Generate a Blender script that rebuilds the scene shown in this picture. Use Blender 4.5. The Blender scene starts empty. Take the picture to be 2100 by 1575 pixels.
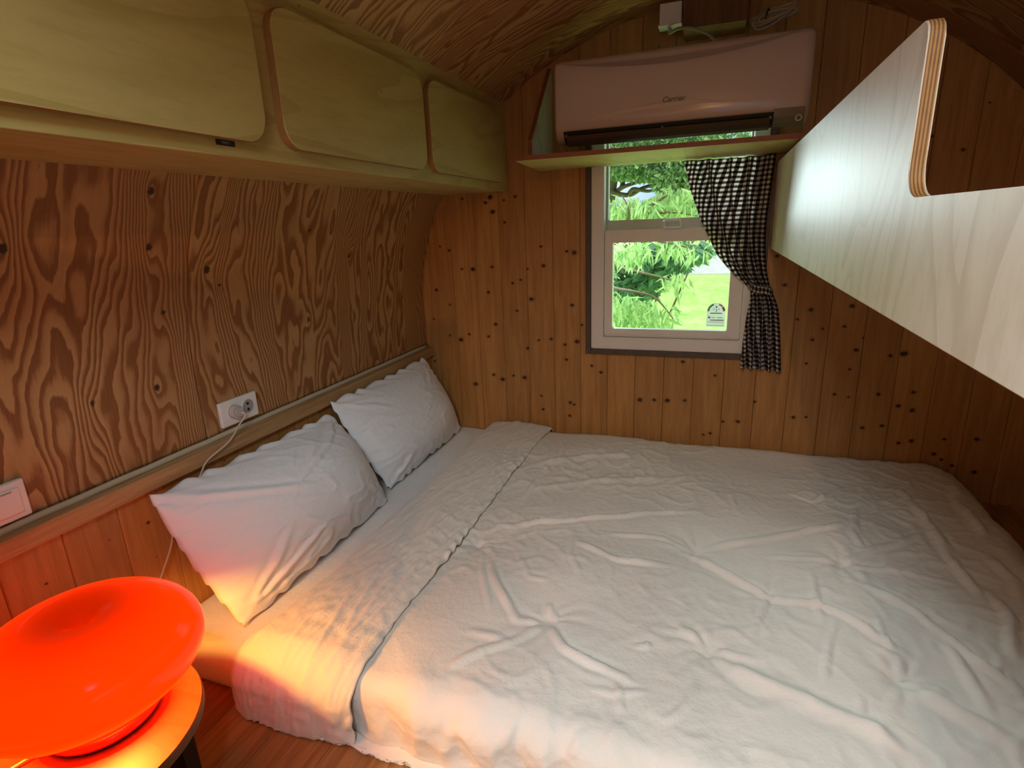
import bpy, bmesh, math, random
import numpy as np
from mathutils import Vector, Matrix

random.seed(7)
rng = np.random.default_rng(7)
scene = bpy.context.scene
C = scene.collection
H = 0.95                     # eye height above the floor (m)

# ------------------------------------------------------------------ camera
FPX = 1138.662
RM = np.array([[0.9410, 0.0580, -0.3337], [0.3366, -0.2701, 0.9021], [-0.0374, -0.9611, -0.2737]])
_u, _s, _v = np.linalg.svd(RM)
RM = _u @ _v
cam_d = bpy.data.cameras.new('camera')
cam_d.sensor_width = 36.0
cam_d.lens = FPX / 2100 * 36.0
cam_d.clip_start = 0.01
cam = bpy.data.objects.new('camera', cam_d)
C.objects.link(cam)
cx_, cy_, cz_ = RM[:, 0], -RM[:, 1], -RM[:, 2]
cam.matrix_world = Matrix(((cx_[0], cy_[0], cz_[0], 0), (cx_[1], cy_[1], cz_[1], 0), (cx_[2], cy_[2], cz_[2], H), (0, 0, 0, 1)))
scene.camera = cam

# ------------------------------------------------------------------ light
scene.view_settings.view_transform = 'Standard'
scene.view_settings.look = 'None'
scene.view_settings.gamma = 1.0
scene.view_settings.use_curve_mapping = False
scene.view_settings.exposure = 0.0

world = bpy.data.worlds.new('world')
scene.world = world
world.use_nodes = True
wn = world.node_tree.nodes
wl = world.node_tree.links
wn.clear()
w_out = wn.new('ShaderNodeOutputWorld')
w_bg = wn.new('ShaderNodeBackground')
w_tc = wn.new('ShaderNodeTexCoord')
w_no = wn.new('ShaderNodeTexNoise')
w_no.inputs['Scale'].default_value = 3.0
w_no.inputs['Detail'].default_value = 6.0
w_cr = wn.new('ShaderNodeValToRGB')
w_cr.color_ramp.elements[0].position = 0.40
w_cr.color_ramp.elements[0].color = (0.42, 0.68, 1.0, 1)
w_cr.color_ramp.elements[1].position = 0.58
w_cr.color_ramp.elements[1].color = (1.0, 1.0, 1.0, 1)
wl.new(w_tc.outputs['Generated'], w_no.inputs['Vector'])
wl.new(w_no.outputs['Fac'], w_cr.inputs['Fac'])
wl.new(w_cr.outputs['Color'], w_bg.inputs['Color'])
w_bg.inputs['Strength'].default_value = 1.15
wl.new(w_bg.outputs[0], w_out.inputs['Surface'])


def light(name, kind, loc, target, energy, color, **kw):
    d = bpy.data.lights.new(name, kind)
    d.energy = energy
    d.color = color
    for k, v in kw.items():
        setattr(d, k, v)
    o = bpy.data.objects.new(name, d)
    C.objects.link(o)
    o.location = loc
    o.rotation_euler = (Vector(target) - Vector(loc)).to_track_quat('-Z', 'Y').to_euler()
    return o


light('sun', 'SUN', (0, 0, 8), (-1.2, 0.6, 6.1), 4.6, (1.0, 0.95, 0.85), angle=0.01)
# daylight falling through the roof hatch behind the viewer
light('daylight_roof_hatch', 'AREA', (-0.18, -0.36, 1.56), (-0.16, -0.20, 0.40), 24.0, (0.75, 0.92, 1.0), shape='RECTANGLE', size=0.40, size_y=0.50, spread=2.50)
# daylight of the back window: green light off the lawn, cool light off the sky
light('lawn_light_at_window', 'AREA', (-0.16, 2.42, 0.22), (-0.45, 1.2, 1.25), 7.0, (0.86, 1.0, 0.40), shape='RECTANGLE', size=0.7, size_y=0.4)
light('sky_light_at_window', 'AREA', (-0.98, 3.80, 1.35), (0.10, 1.30, 0.85), 50.0, (0.80, 0.94, 1.0), shape='RECTANGLE', size=0.4, size_y=0.8)


# ------------------------------------------------------------------ helpers
def ray(px, py):
    return RM @ np.array([(px - 1050) / FPX, (py - 787.5) / FPX, 1.0])


def at_y(px, py, y):
    r = ray(px, py) * (y / ray(px, py)[1])
    return np.array([r[0], r[1], r[2] + H])


def at_x(px, py, x):
    r = ray(px, py) * (x / ray(px, py)[0])
    return np.array([r[0], r[1], r[2] + H])


def at_z(px, py, z):
    r = ray(px, py) * ((z - H) / ray(px, py)[2])
    return np.array([r[0], r[1], r[2] + H])


def hash2(ix, iy, seed):
    n = (ix.astype(np.int64) * 374761393 + iy.astype(np.int64) * 668265263 + seed * 1442695041) & 0xFFFFFFFF
    n = ((n ^ (n >> 13)) * 1274126177) & 0xFFFFFFFF
    return ((n ^ (n >> 16)) & 0xFFFF) / 65535.0 * 2 * np.pi


def gnoise(x, y, seed=0):
    x = np.asarray(x, float)
    y = np.asarray(y, float)
    ix, iy = np.floor(x), np.floor(y)
    fx, fy = x - ix, y - iy
    ux = fx * fx * fx * (fx * (fx * 6 - 15) + 10)
    uy = fy * fy * fy * (fy * (fy * 6 - 15) + 10)

    def g(dx, dy):
        a = hash2(ix + dx, iy + dy, seed)
        return np.cos(a) * (fx - dx) + np.sin(a) * (fy - dy)
    a = g(0, 0) * (1 - ux) + g(1, 0) * ux
    b = g(0, 1) * (1 - ux) + g(1, 1) * ux
    return (a * (1 - uy) + b * uy) * 1.5


def fbm(x, y, seed=0, octv=3):
    r, a = 0, 1.0
    for k in range(octv):
        r = r + a * gnoise(np.asarray(x) * 2 ** k, np.asarray(y) * 2 ** k, seed + k * 17)
        a *= 0.5
    return r


def empty(name, loc):
    o = bpy.data.objects.new(name, None)
    C.objects.link(o)
    o.location = loc
    o.empty_display_size = 0.05
    return o


def tag(o, label, cat, group=None):
    o['label'] = label
    o['category'] = cat
    if group:
        o['group'] = group
    return o


def struct(o, label=None):
    o['kind'] = 'structure'
    if label:
        o['label'] = label
    return o


def link(name, me, mat, parent=None, smooth=False):
    if mat is not None:
        me.materials.append(mat)
    if smooth:
        me.polygons.foreach_set('use_smooth', [True] * len(me.polygons))
    o = bpy.data.objects.new(name, me)
    C.objects.link(o)
    return o


def place(o, parent=None, origin=None):
    """verts were given in world space: move the origin to the base centre, then parent"""
    me = o.data
    n = len(me.vertices)
    co = np.empty(n * 3, np.float32)
    me.vertices.foreach_get('co', co)
    co = co.reshape(-1, 3)
    if origin is None:
        lo, hi = co.min(0), co.max(0)
        origin = np.array([(lo[0] + hi[0]) / 2, (lo[1] + hi[1]) / 2, lo[2]])
    origin = np.array(origin, float)
    me.vertices.foreach_set('co', (co - origin).astype(np.float32).ravel())
    me.update()
    off = np.zeros(3)
    if parent is not None:
        p = parent
        o.parent = parent
        while p is not None:
            off += np.array(p.location)
            p = p.parent
    o.location = origin - off
    return o


def mesh(name, verts, faces, mat, parent=None, smooth=False, uv=None, origin=None, attr=None):
    me = bpy.data.meshes.new(name)
    me.from_pydata([tuple(map(float, v)) for v in verts], [], [tuple(int(i) for i in f) for f in faces])
    me.update()
    if uv is not None:
        l = me.uv_layers.new(name='UVMap')
        idx = np.empty(len(me.loops), np.int32)
        me.loops.foreach_get('vertex_index', idx)
        l.data.foreach_set('uv', np.asarray(uv, np.float32)[idx].ravel())
    if attr:
        for k, v in attr.items():
            a = me.attributes.new(k, 'FLOAT', 'POINT')
            a.data.foreach_set('value', np.asarray(v, np.float32).ravel())
    o = link(name, me, mat, parent, smooth)
    return place(o, parent, origin)


def grid_faces(nu, nv, close_u=False):
    f = []
    for j in range(nv - 1):
        for i in range(nu - 1 + (1 if close_u else 0)):
            a = j * nu + i
            b = j * nu + (i + 1) % nu
            f.append((a, b, b + nu, a + nu))
    return f


def from_bm(name, bm, mat, parent=None, smooth=False, origin=None):
    me = bpy.data.meshes.new(name)
    bmesh.ops.recalc_face_normals(bm, faces=bm.faces)
    bm.to_mesh(me)
    bm.free()
    o = link(name, me, mat, parent, smooth)
    return place(o, parent, origin)


def bm_box(bm, lo, hi):
    vs = [bm.verts.new((x, y, z)) for z in (lo[2], hi[2]) for y in (lo[1], hi[1]) for x in (lo[0], hi[0])]
    for f in ((0, 2, 3, 1), (4, 5, 7, 6), (0, 1, 5, 4), (2, 6, 7, 3), (0, 4, 6, 2), (1, 3, 7, 5)):
        bm.faces.new([vs[i] for i in f])
    return vs


def box(name, lo, hi, mat, parent=None, bevel=0.0, seg=2, smooth=False, origin=None):
    bm = bmesh.new()
    bm_box(bm, lo, hi)
    if bevel:
        bmesh.ops.bevel(bm, geom=bm.edges[:], offset=bevel, segments=seg, affect='EDGES', profile=0.5)
    return from_bm(name, bm, mat, parent, smooth, origin)


def prism(name, outline, axis, lo, hi, mat, parent=None, bevel=0.0, seg=2, smooth=False):
    """outline: 2-D polygon in the two other axes, extruded along axis from lo to hi"""
    bm = bmesh.new()

    def p3(a, b, c):
        return {'x': (c, a, b), 'y': (a, c, b), 'z': (a, b, c)}[axis]
    v0 = [bm.verts.new(p3(a, b, lo)) for a, b in outline]
    v1 = [bm.verts.new(p3(a, b, hi)) for a, b in outline]
    f0 = bm.faces.new(v0)
    f1 = bm.faces.new(v1)
    n = len(outline)
    for i in range(n):
        bm.faces.new((v0[i], v0[(i + 1) % n], v1[(i + 1) % n], v1[i]))
    if bevel:
        ed = list(set(f0.edges[:] + f1.edges[:]))
        bmesh.ops.bevel(bm, geom=ed, offset=bevel, segments=seg, affect='EDGES', profile=0.5)
    return from_bm(name, bm, mat, parent, smooth)


def rrect(x0, x1, y0, y1, r, n=6):
    pts = []
    for cx, cy, a0 in ((x1 - r, y1 - r, 0), (x0 + r, y1 - r, 90), (x0 + r, y0 + r, 180), (x1 - r, y0 + r, 270)):
        for k in range(n + 1):
            a = math.radians(a0 + 90 * k / n)
            pts.append((cx + r * math.cos(a), cy + r * math.sin(a)))
    return pts


def lathe(name, prof, centre, mat, parent=None, n=48, smooth=True):
    v = []
    for r, z in prof:
        for k in range(n):
            a = 2 * math.pi * k / n
            v.append((centre[0] + r * math.cos(a), centre[1] + r * math.sin(a), centre[2] + z))
    return mesh(name, v, grid_faces(n, len(prof), True), mat, parent, smooth)


def tube_verts(pts, rad, n=8):
    pts = [Vector(p) for p in pts]
    v, f = [], []
    up = Vector((0.13, 0.21, 0.97))
    for i, p in enumerate(pts):
        d = (pts[min(i + 1, len(pts) - 1)] - pts[max(i - 1, 0)]).normalized()
        a = d.cross(up)
        if a.length < 1e-3:
            a = d.cross(Vector((1, 0, 0)))
        a.normalize()
        b = d.cross(a)
        r = float(rad[i]) if hasattr(rad, '__len__') else rad
        for k in range(n):
            t = 2 * math.pi * k / n
            v.append(p + r * (a * math.cos(t) + b * math.sin(t)))
    for i in range(len(pts) - 1):
        for k in range(n):
            a, b = i * n + k, i * n + (k + 1) % n
            f.append((a, b, b + n, a + n))
    f.append(tuple(range(n))[::-1])
    f.append(tuple(range((len(pts) - 1) * n, len(pts) * n)))
    return v, f


def spline(pts, k=8):
    p = [Vector(q) for q in pts]
    p = [p[0]] + p + [p[-1]]
    out = []
    for i in range(1, len(p) - 2):
        for j in range(k):
            t = j / k
            a, b, c, d = p[i - 1], p[i], p[i + 1], p[i + 2]
            out.append(0.5 * ((2 * b) + (c - a) * t + (2 * a - 5 * b + 4 * c - d) * t * t + (3 * b - a - 3 * c + d) * t ** 3))
    out.append(p[-2])
    return out


def tube(name, pts, rad, mat, parent=None, n=8, smoothpts=True):
    v, f = tube_verts(spline(pts) if smoothpts else pts, rad, n)
    return mesh(name, v, f, mat, parent, True)


def text(name, body, loc, size, right, up, mat, parent=None, shear=0.0, depth=0.0004, stretch=1.0):
    cu = bpy.data.curves.new(name, 'FONT')
    cu.body = body
    cu.size = size
    cu.shear = shear
    cu.extrude = depth
    cu.align_x = 'CENTER'
    cu.align_y = 'CENTER'
    t = bpy.data.objects.new(name + '_tmp', cu)
    C.objects.link(t)
    dg = bpy.context.evaluated_depsgraph_get()
    me = bpy.data.meshes.new_from_object(t.evaluated_get(dg))
    bpy.data.objects.remove(t)
    bpy.data.curves.remove(cu)
    r, u = Vector(right).normalized(), Vector(up).normalized()
    nrm = r.cross(u)
    M = Matrix(((r.x * stretch, u.x, nrm.x, loc[0]), (r.y * stretch, u.y, nrm.y, loc[1]), (r.z * stretch, u.z, nrm.z, loc[2]), (0, 0, 0, 1)))
    me.transform(M)
    me.name = name
    me.materials.clear()
    o = link(name, me, mat)
    return place(o, parent)


# ------------------------------------------------------------------ materials
class Nt:
    def __init__(self, name):
        self.m = bpy.data.materials.new(name)
        self.m.use_nodes = True
        self.t = self.m.node_tree
        self.n = self.t.nodes
        self.b = self.n['Principled BSDF']
        self.out = self.n['Material Output']

    def node(self, typ, **kw):
        x = self.n.new(typ)
        for k, v in kw.items():
            if k.startswith('_'):
                setattr(x, k[1:], v)
            else:
                self.set(x.inputs[k.replace('__', ' ')], v)
        return x

    def set(self, sock, v):
        if isinstance(v, bpy.types.NodeSocket):
            self.t.links.new(v, sock)
        else:
            sock.default_value = v

    def math(self, op, a, b=0.0, clamp=False):
        x = self.n.new('ShaderNodeMath')
        x.operation = op
        x.use_clamp = clamp
        self.set(x.inputs[0], a)
        self.set(x.inputs[1], b)
        return x.outputs[0]

    def smooth(self, v, a, b, lo=0.0, hi=1.0):
        x = self.n.new('ShaderNodeMapRange')
        x.interpolation_type = 'SMOOTHSTEP'
        self.set(x.inputs['Value'], v)
        x.inputs['From Min'].default_value = a
        x.inputs['From Max'].default_value = b
        x.inputs['To Min'].default_value = lo
        x.inputs['To Max'].default_value = hi
        return x.outputs[0]

    def mix(self, fac, a, b, mode='MIX'):
        x = self.n.new('ShaderNodeMix')
        x.data_type = 'RGBA'
        x.blend_type = mode
        self.set(x.inputs[0], fac)
        self.set(x.inputs[6], a if isinstance(a, bpy.types.NodeSocket) else (*a, 1))
        self.set(x.inputs[7], b if isinstance(b, bpy.types.NodeSocket) else (*b, 1))
        return x.outputs[2]

    def ramp(self, fac, stops):
        x = self.n.new('ShaderNodeValToRGB')
        e = x.color_ramp.elements
        while len(e) < len(stops):
            e.new(0.5)
        for q, (p, c) in zip(e, stops):
            q.position = p
            q.color = (*c, 1)
        self.set(x.inputs[0], fac)
        return x.outputs[0]

    def coords(self, kind='Object', scale=(1, 1, 1), loc=None):
        tc = self.n.new('ShaderNodeTexCoord')
        mp = self.n.new('ShaderNodeMapping')
        self.t.links.new(tc.outputs[kind], mp.inputs['Vector'])
        mp.inputs['Scale'].default_value = scale
        if loc is not None:
            self.set(mp.inputs['Location'], loc)
        return mp.outputs[0]

    def noise(self, vec, scale, detail=3.0, rough=0.5, dist=0.0):
        x = self.n.new('ShaderNodeTexNoise')
        self.t.links.new(vec, x.inputs['Vector'])
        x.inputs['Scale'].default_value = scale
        x.inputs['Detail'].default_value = detail
        x.inputs['Roughness'].default_value = rough
        x.inputs['Distortion'].default_value = dist
        return x.outputs['Fac']

    def bump(self, h, strength, dist=0.002):
        x = self.n.new('ShaderNodeBump')
        self.set(x.inputs['Height'], h)
        x.inputs['Strength'].default_value = strength
        x.inputs['Distance'].default_value = dist
        self.t.links.new(x.outputs[0], self.b.inputs['Normal'])

    def base(self, c):
        self.set(self.b.inputs['Base Color'], c if isinstance(c, bpy.types.NodeSocket) else (*c, 1))

    def rough(self, v):
        self.set(self.b.inputs['Roughness'], v)


def plain(name, col, rough=0.5, var=0.06, scale=12.0, metal=0.0, spec=0.5, coat=0.0):
    k = Nt(name)
    v = k.noise(k.coords(), scale, 3.0)
    k.base(k.mix(v, tuple(c * (1 - var) for c in col), tuple(min(1, c * (1 + var)) for c in col)))
    k.rough(rough)
    k.b.inputs['Metallic'].default_value = metal
    k.b.inputs['Specular IOR Level'].default_value = spec
    k.b.inputs['Coat Weight'].default_value = coat
    return k.m


def m_fir():
    k = Nt('fir_plywood')
    at = k.n.new('ShaderNodeAttribute')
    at.attribute_name = 'figure'
    tc = k.n.new('ShaderNodeTexCoord')
    uv = k.n.new('ShaderNodeMapping')
    k.t.links.new(tc.outputs['UV'], uv.inputs['Vector'])
    uv.inputs['Scale'].default_value = (1, 0.07, 1)
    fine = k.noise(uv.outputs[0], 260.0, 3.0, 0.6)
    uv2 = k.n.new('ShaderNodeMapping')
    k.t.links.new(tc.outputs['UV'], uv2.inputs['Vector'])
    uv2.inputs['Scale'].default_value = (1, 0.35, 1)
    blot = k.noise(uv2.outputs[0], 4.0, 3.0, 0.5)
    wob = k.noise(uv2.outputs[0], 60.0, 2.0, 0.5)
    h = k.math('ADD', at.outputs['Fac'], k.math('MULTIPLY', k.math('SUBTRACT', wob, 0.5), 0.55))
    fr = k.math('FRACT', h)
    band = k.ramp(fr, [(0.0, (0.05,) * 3), (0.30, (0.30,) * 3), (0.62, (0.95,) * 3), (0.86, (1.0,) * 3), (0.97, (0.05,) * 3)])
    g = k.math('ADD', k.math('MULTIPLY', band, 0.88), k.math('MULTIPLY', k.math('SUBTRACT', fine, 0.5), 0.55), True)
    col = k.ramp(g, [(0.0, (0.50, 0.290, 0.122)), (0.35, (0.43, 0.232, 0.090)), (0.75, (0.265, 0.115, 0.037)), (1.0, (0.205, 0.080, 0.024))])
    col = k.mix(k.smooth(blot, 0.35, 0.7, 0.0, 0.32), col, (0.30, 0.11, 0.03))
    kn = k.n.new('ShaderNodeAttribute')
    kn.attribute_name = 'knot'
    col = k.mix(k.smooth(kn.outputs['Fac'], 0.35, 0.75), col, (0.055, 0.022, 0.008))
    k.base(col)
    k.rough(0.55)
    k.b.inputs['Specular IOR Level'].default_value = 0.3
    k.bump(g, 0.12, 0.001)
    return k.m


NK = 9


def m_pine(name, light, dark, knotcol, rough=0.45, knots=True, axis='z'):
    k = Nt(name)
    oi = k.n.new('ShaderNodeObjectInfo')
    cv = k.n.new('ShaderNodeCombineXYZ')
    k.set(cv.inputs[0], k.math('MULTIPLY', oi.outputs['Random'], 37.0))
    k.set(cv.inputs[2], k.math('MULTIPLY', oi.outputs['Random'], 91.0))
    sc = {'z': (1, 1, 0.06), 'y': (1, 0.06, 1)}[axis]
    st = k.coords('Object', sc, cv.outputs[0])
    sc2 = {'z': (1, 1, 0.18), 'y': (1, 0.18, 1)}[axis]
    st2 = k.coords('Object', sc2, cv.outputs[0])
    g1 = k.noise(st, 55.0, 4.0, 0.6, 0.6)
    g2 = k.noise(st, 300.0, 2.0, 0.6)
    g3 = k.noise(st2, 9.0, 3.0, 0.5)
    g = k.math('ADD', k.math('MULTIPLY', g1, 0.75), k.math('MULTIPLY', g2, 0.25))
    col = k.mix(k.smooth(g, 0.33, 0.68), light, dark)
    col = k.mix(k.smooth(g3, 0.4, 0.75, 0.0, 0.35), col, tuple(d * 0.8 for d in dark))
    hv = k.n.new('ShaderNodeHueSaturation')
    k.set(hv.inputs['Color'], col)
    k.set(hv.inputs['Value'], k.smooth(oi.outputs['Random'], 0.0, 1.0, 0.90, 1.07))
    col = hv.outputs[0]
    if knots:
        tc = k.n.new('ShaderNodeTexCoord')
        sep = k.n.new('ShaderNodeSeparateXYZ')
        k.t.links.new(tc.outputs['Object'], sep.inputs[0])
        U, V = sep.outputs[0], sep.outputs[2]
        wob = k.math('MULTIPLY', k.math('SUBTRACT', k.noise(k.coords(), 70.0, 2.0), 0.5), 0.9)
        tot = None
        for i in range(NK):
            a = k.n.new('ShaderNodeAttribute')
            a.attribute_type = 'OBJECT'
            a.attribute_name = 'knot%d' % i
            s = k.n.new('ShaderNodeSeparateXYZ')
            k.t.links.new(a.outputs['Vector'], s.inputs[0])
            du = k.math('SUBTRACT', U, s.outputs[0])
            dv = k.math('MULTIPLY', k.math('SUBTRACT', V, s.outputs[1]), 1.25)
            d = k.math('SQRT', k.math('ADD', k.math('MULTIPLY', du, du), k.math('MULTIPLY', dv, dv)))
            q = k.math('DIVIDE', s.outputs[2], k.math('ADD', d, 0.0004))
            tot = q if tot is None else k.math('MAXIMUM', tot, q)
        tot = k.math('MULTIPLY', tot, k.math('ADD', 1.0, wob))
        col = k.mix(k.smooth(tot, 0.38, 0.9, 0.0, 0.55), col, tuple(d * 0.55 for d in dark))
        col = k.mix(k.smooth(tot, 0.85, 1.25), col, knotcol)
    k.base(col)
    k.rough(rough)
    k.b.inputs['Specular IOR Level'].default_value = 0.35
    k.bump(g, 0.08, 0.001)
    return k.m


def m_birch(name, light, dark, sc=(1, 0.22, 1.6), rough=0.5):
    k = Nt(name)
    v = k.coords('Object', sc)
    n1 = k.noise(v, 3.2, 2.0, 0.45, 0.7)
    line = k.math('FRACT', k.math('MULTIPLY', n1, 11.0))
    fig = k.smooth(line, 0.55, 0.95)
    n2 = k.noise(v, 60.0, 3.0, 0.6)
    n3 = k.noise(k.coords(), 2.4, 3.0, 0.5)
    col = k.mix(k.math('MULTIPLY', fig, 0.55), light, dark)
    col = k.mix(k.smooth(n2, 0.42, 0.75, 0.0, 0.35), col, dark)
    col = k.mix(k.smooth(n3, 0.4, 0.75, 0.0, 0.3), col, dark)
    spk = k.n.new('ShaderNodeTexVoronoi')
    k.t.links.new(k.coords('Object', (1, 1, 0.55)), spk.inputs['Vector'])
    spk.inputs['Scale'].default_value = 16.0
    col = k.mix(k.smooth(spk.outputs['Distance'], 0.035, 0.02), col, tuple(c * 0.4 for c in dark))
    k.base(col)
    k.rough(rough)
    k.b.inputs['Specular IOR Level'].default_value = 0.35
    return k.m


def m_edge(axis='x', freq=460.0):
    """laminated edge of a plywood board: stripes across its thickness"""
    k = Nt('plywood_edge')
    tc = k.n.new('ShaderNodeTexCoord')
    sep = k.n.new('ShaderNodeSeparateXYZ')
    k.t.links.new(tc.outputs['Object'], sep.inputs[0])
    t = sep.outputs[{'x': 0, 'y': 1, 'z': 2}[axis]]
    s = k.math('SINE', k.math('MULTIPLY', t, 2 * math.pi * freq))
    nz = k.noise(k.coords(), 90.0, 3.0)
    s = k.math('ADD', s, k.math('MULTIPLY', k.math('SUBTRACT', nz, 0.5), 1.4))
    k.base(k.mix(k.smooth(s, -0.5, 0.7), (0.40, 0.22, 0.075), (0.17, 0.072, 0.02)))
    k.rough(0.6)
    return k.m


def m_fabric(name, col, transl=0.0):
    k = Nt(name)
    v = k.coords()
    n = k.noise(v, 5.0, 3.0)
    k.base(k.mix(n, tuple(c * 0.95 for c in col), tuple(min(1, c * 1.04) for c in col)))
    k.rough(0.9)
    k.b.inputs['Specular IOR Level'].default_value = 0.12
    k.b.inputs['Sheen Weight'].default_value = 0.15
    w = k.noise(v, 700.0, 1.0)
    c2 = k.noise(v, 55.0, 4.0, 0.6)
    k.bump(k.math('ADD', k.math('MULTIPLY', w, 0.2), c2), 0.55, 0.004)
    return k.m


def m_gingham():
    k = Nt('brown_gingham')
    tc = k.n.new('ShaderNodeTexCoord')
    sep = k.n.new('ShaderNodeSeparateXYZ')
    k.t.links.new(tc.outputs['UV'], sep.inputs[0])
    P = 1 / 0.0150
    a = k.math('GREATER_THAN', k.math('FRACT', k.math('MULTIPLY', sep.outputs[0], P)), 0.5)
    b = k.math('GREATER_THAN', k.math('FRACT', k.math('MULTIPLY', sep.outputs[1], P)), 0.5)
    s = k.math('MULTIPLY', k.math('ADD', a, b), 0.5)
    col = k.ramp(s, [(0.0, (0.90, 0.86, 0.82)), (0.5, (0.24, 0.185, 0.16)), (1.0, (0.030, 0.022, 0.022))])
    n = k.n
    tr = n.new('ShaderNodeBsdfTranslucent')
    df = n.new('ShaderNodeBsdfDiffuse')
    mx = n.new('ShaderNodeMixShader')
    k.t.links.new(col, tr.inputs['Color'])
    k.t.links.new(col, df.inputs['Color'])
    mx.inputs[0].default_value = 0.6
    k.t.links.new(df.outputs[0], mx.inputs[1])
    k.t.links.new(tr.outputs[0], mx.inputs[2])
    k.t.links.new(mx.outputs[0], k.out.inputs['Surface'])
    return k.m


def m_glass(name, tint=(0.93, 0.98, 0.95), refl=0.3):
    k = Nt(name)
    n = k.n
    tr = n.new('ShaderNodeBsdfTransparent')
    tr.inputs['Color'].default_value = (*tint, 1)
    gl = n.new('ShaderNodeBsdfGlossy')
    gl.inputs['Roughness'].default_value = 0.02
    fr = n.new('ShaderNodeFresnel')
    fr.inputs['IOR'].default_value = 1.45
    mx = n.new('ShaderNodeMixShader')
    k.t.links.new(k.math('MULTIPLY', fr.outputs[0], refl), mx.inputs[0])
    k.t.links.new(tr.outputs[0], mx.inputs[1])
    k.t.links.new(gl.outputs[0], mx.inputs[2])
    k.t.links.new(mx.outputs[0], k.out.inputs['Surface'])
    return k.m


def m_leaf(name, c1, c2, transl=0.45):
    k = Nt(name)
    v = k.noise(k.coords(), 9.0, 2.0)
    col = k.mix(k.smooth(v, 0.35, 0.65), c1, c2)
    n = k.n
    tr = n.new('ShaderNodeBsdfTranslucent')
    df = n.new('ShaderNodeBsdfDiffuse')
    mx = n.new('ShaderNodeMixShader')
    k.t.links.new(col, tr.inputs['Color'])
    k.t.links.new(col, df.inputs['Color'])
    mx.inputs[0].default_value = transl
    k.t.links.new(df.outputs[0], mx.inputs[1])
    k.t.links.new(tr.outputs[0], mx.inputs[2])
    k.t.links.new(mx.outputs[0], k.out.inputs['Surface'])
    return k.m


def m_lamp():
    k = Nt('orange_lamp_glass')
    v = k.noise(k.coords(), 6.0, 2.0)
    k.base(k.mix(v, (0.70, 0.022, 0.0), (0.74, 0.028, 0.0)))
    k.rough(0.16)
    k.b.inputs['Specular IOR Level'].default_value = 0.22
    k.b.inputs['Emission Color'].default_value = (1.0, 0.025, 0.0, 1)
    sp = k.n.new('ShaderNodeSeparateXYZ')
    tc = k.n.new('ShaderNodeTexCoord')
    k.t.links.new(tc.outputs['Object'], sp.inputs[0])
    rad = k.math('SQRT', k.math('ADD', k.math('MULTIPLY', sp.outputs[0], sp.outputs[0]), k.math('MULTIPLY', sp.outputs[1], sp.outputs[1])))
    k.set(k.b.inputs['Emission Strength'], k.smooth(rad, 0.02, 0.15, 0.45, 1.9))
    return k.m


M = {}
M['fir'] = m_fir()
M['pine'] = m_pine('pine_wall_plank', (0.50, 0.250, 0.076), (0.37, 0.162, 0.043), (0.042, 0.015, 0.007))
M['pine_floor'] = m_pine('pine_floor_plank', (0.46, 0.23, 0.075), (0.27, 0.11, 0.03), (0.05, 0.02, 0.008), 0.35, axis='y', knots=False)
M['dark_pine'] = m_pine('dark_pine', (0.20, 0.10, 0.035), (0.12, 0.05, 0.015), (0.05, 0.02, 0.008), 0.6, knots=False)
M['batten'] = m_pine('pine_batten', (0.52, 0.33, 0.15), (0.36, 0.19, 0.07), (0.05, 0.02, 0.01), 0.5, knots=False, axis='y')
M['caulk'] = plain('beige_bead', (0.52, 0.44, 0.30), 0.7)
M['birch'] = m_birch('birch_ply_lawn_tint', (0.48, 0.39, 0.145), (0.35, 0.265, 0.080))  # pale birch with the dim olive light off the lawn put into its colour
M['birch_panel'] = m_birch('birch_panel_ply', (0.72, 0.64, 0.52), (0.55, 0.45, 0.33), (1, 1.5, 0.5), 0.4)
M['edge_x'] = m_edge('x', 330.0)
M['edge_z'] = m_edge('z', 300.0)
M['shelf_edge'] = plain('shelf_edge_brown', (0.26, 0.085, 0.028), 0.5, 0.2, 60)
M['white_pvc'] = plain('white_upvc', (0.72, 0.68, 0.62), 0.35)
M['pvc_grey'] = plain('grey_upvc', (0.50, 0.52, 0.47), 0.35)
M['dark_trim'] = plain('dark_stained_trim', (0.075, 0.048, 0.03), 0.5, 0.35, 40)
M['ac_white'] = plain('ac_white_plastic', (0.52, 0.43, 0.37), 0.18, 0.02)
M['ac_grey'] = plain('ac_grey_plastic', (0.23, 0.20, 0.175), 0.25, 0.03)
M['ac_arc'] = plain('ac_arc_grey', (0.27, 0.20, 0.16), 0.35, 0.02)
M['ac_silver'] = plain('ac_arc_silver', (0.60, 0.49, 0.41), 0.15, 0.02)
M['black'] = plain('black_plastic', (0.008, 0.008, 0.009), 0.4, 0.1)
M['vane'] = plain('vane_dark', (0.09, 0.065, 0.05), 0.25, 0.1)
M['ink'] = plain('ink_grey', (0.05, 0.045, 0.04), 0.5)
M['white'] = plain('white_plastic', (0.80, 0.77, 0.73), 0.3, 0.02)
M['grey'] = plain('grey_plastic', (0.33, 0.31, 0.30), 0.4)
M['sheet'] = m_fabric('white_sheet_cotton', (0.84, 0.81, 0.78))
M['duvet'] = m_fabric('cream_duvet_cotton', (0.79, 0.73, 0.655))
M['pillow'] = m_fabric('white_pillow_cotton', (0.91, 0.90, 0.91))
M['gingham'] = m_gingham()
M['glass'] = m_glass('window_glass')
M['clear'] = plain('clear_plug_plastic', (0.52, 0.46, 0.41), 0.15, 0.2, 60)
M['cord'] = plain('clear_cord', (0.62, 0.50, 0.38), 0.25)
M['cable'] = plain('ivory_cable', (0.34, 0.30, 0.22), 0.5)
M['lamp'] = m_lamp()
M['lamp_base'] = plain('orange_gloss_glass', (0.50, 0.050, 0.003), 0.08, 0.03, coat=0.5)
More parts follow.
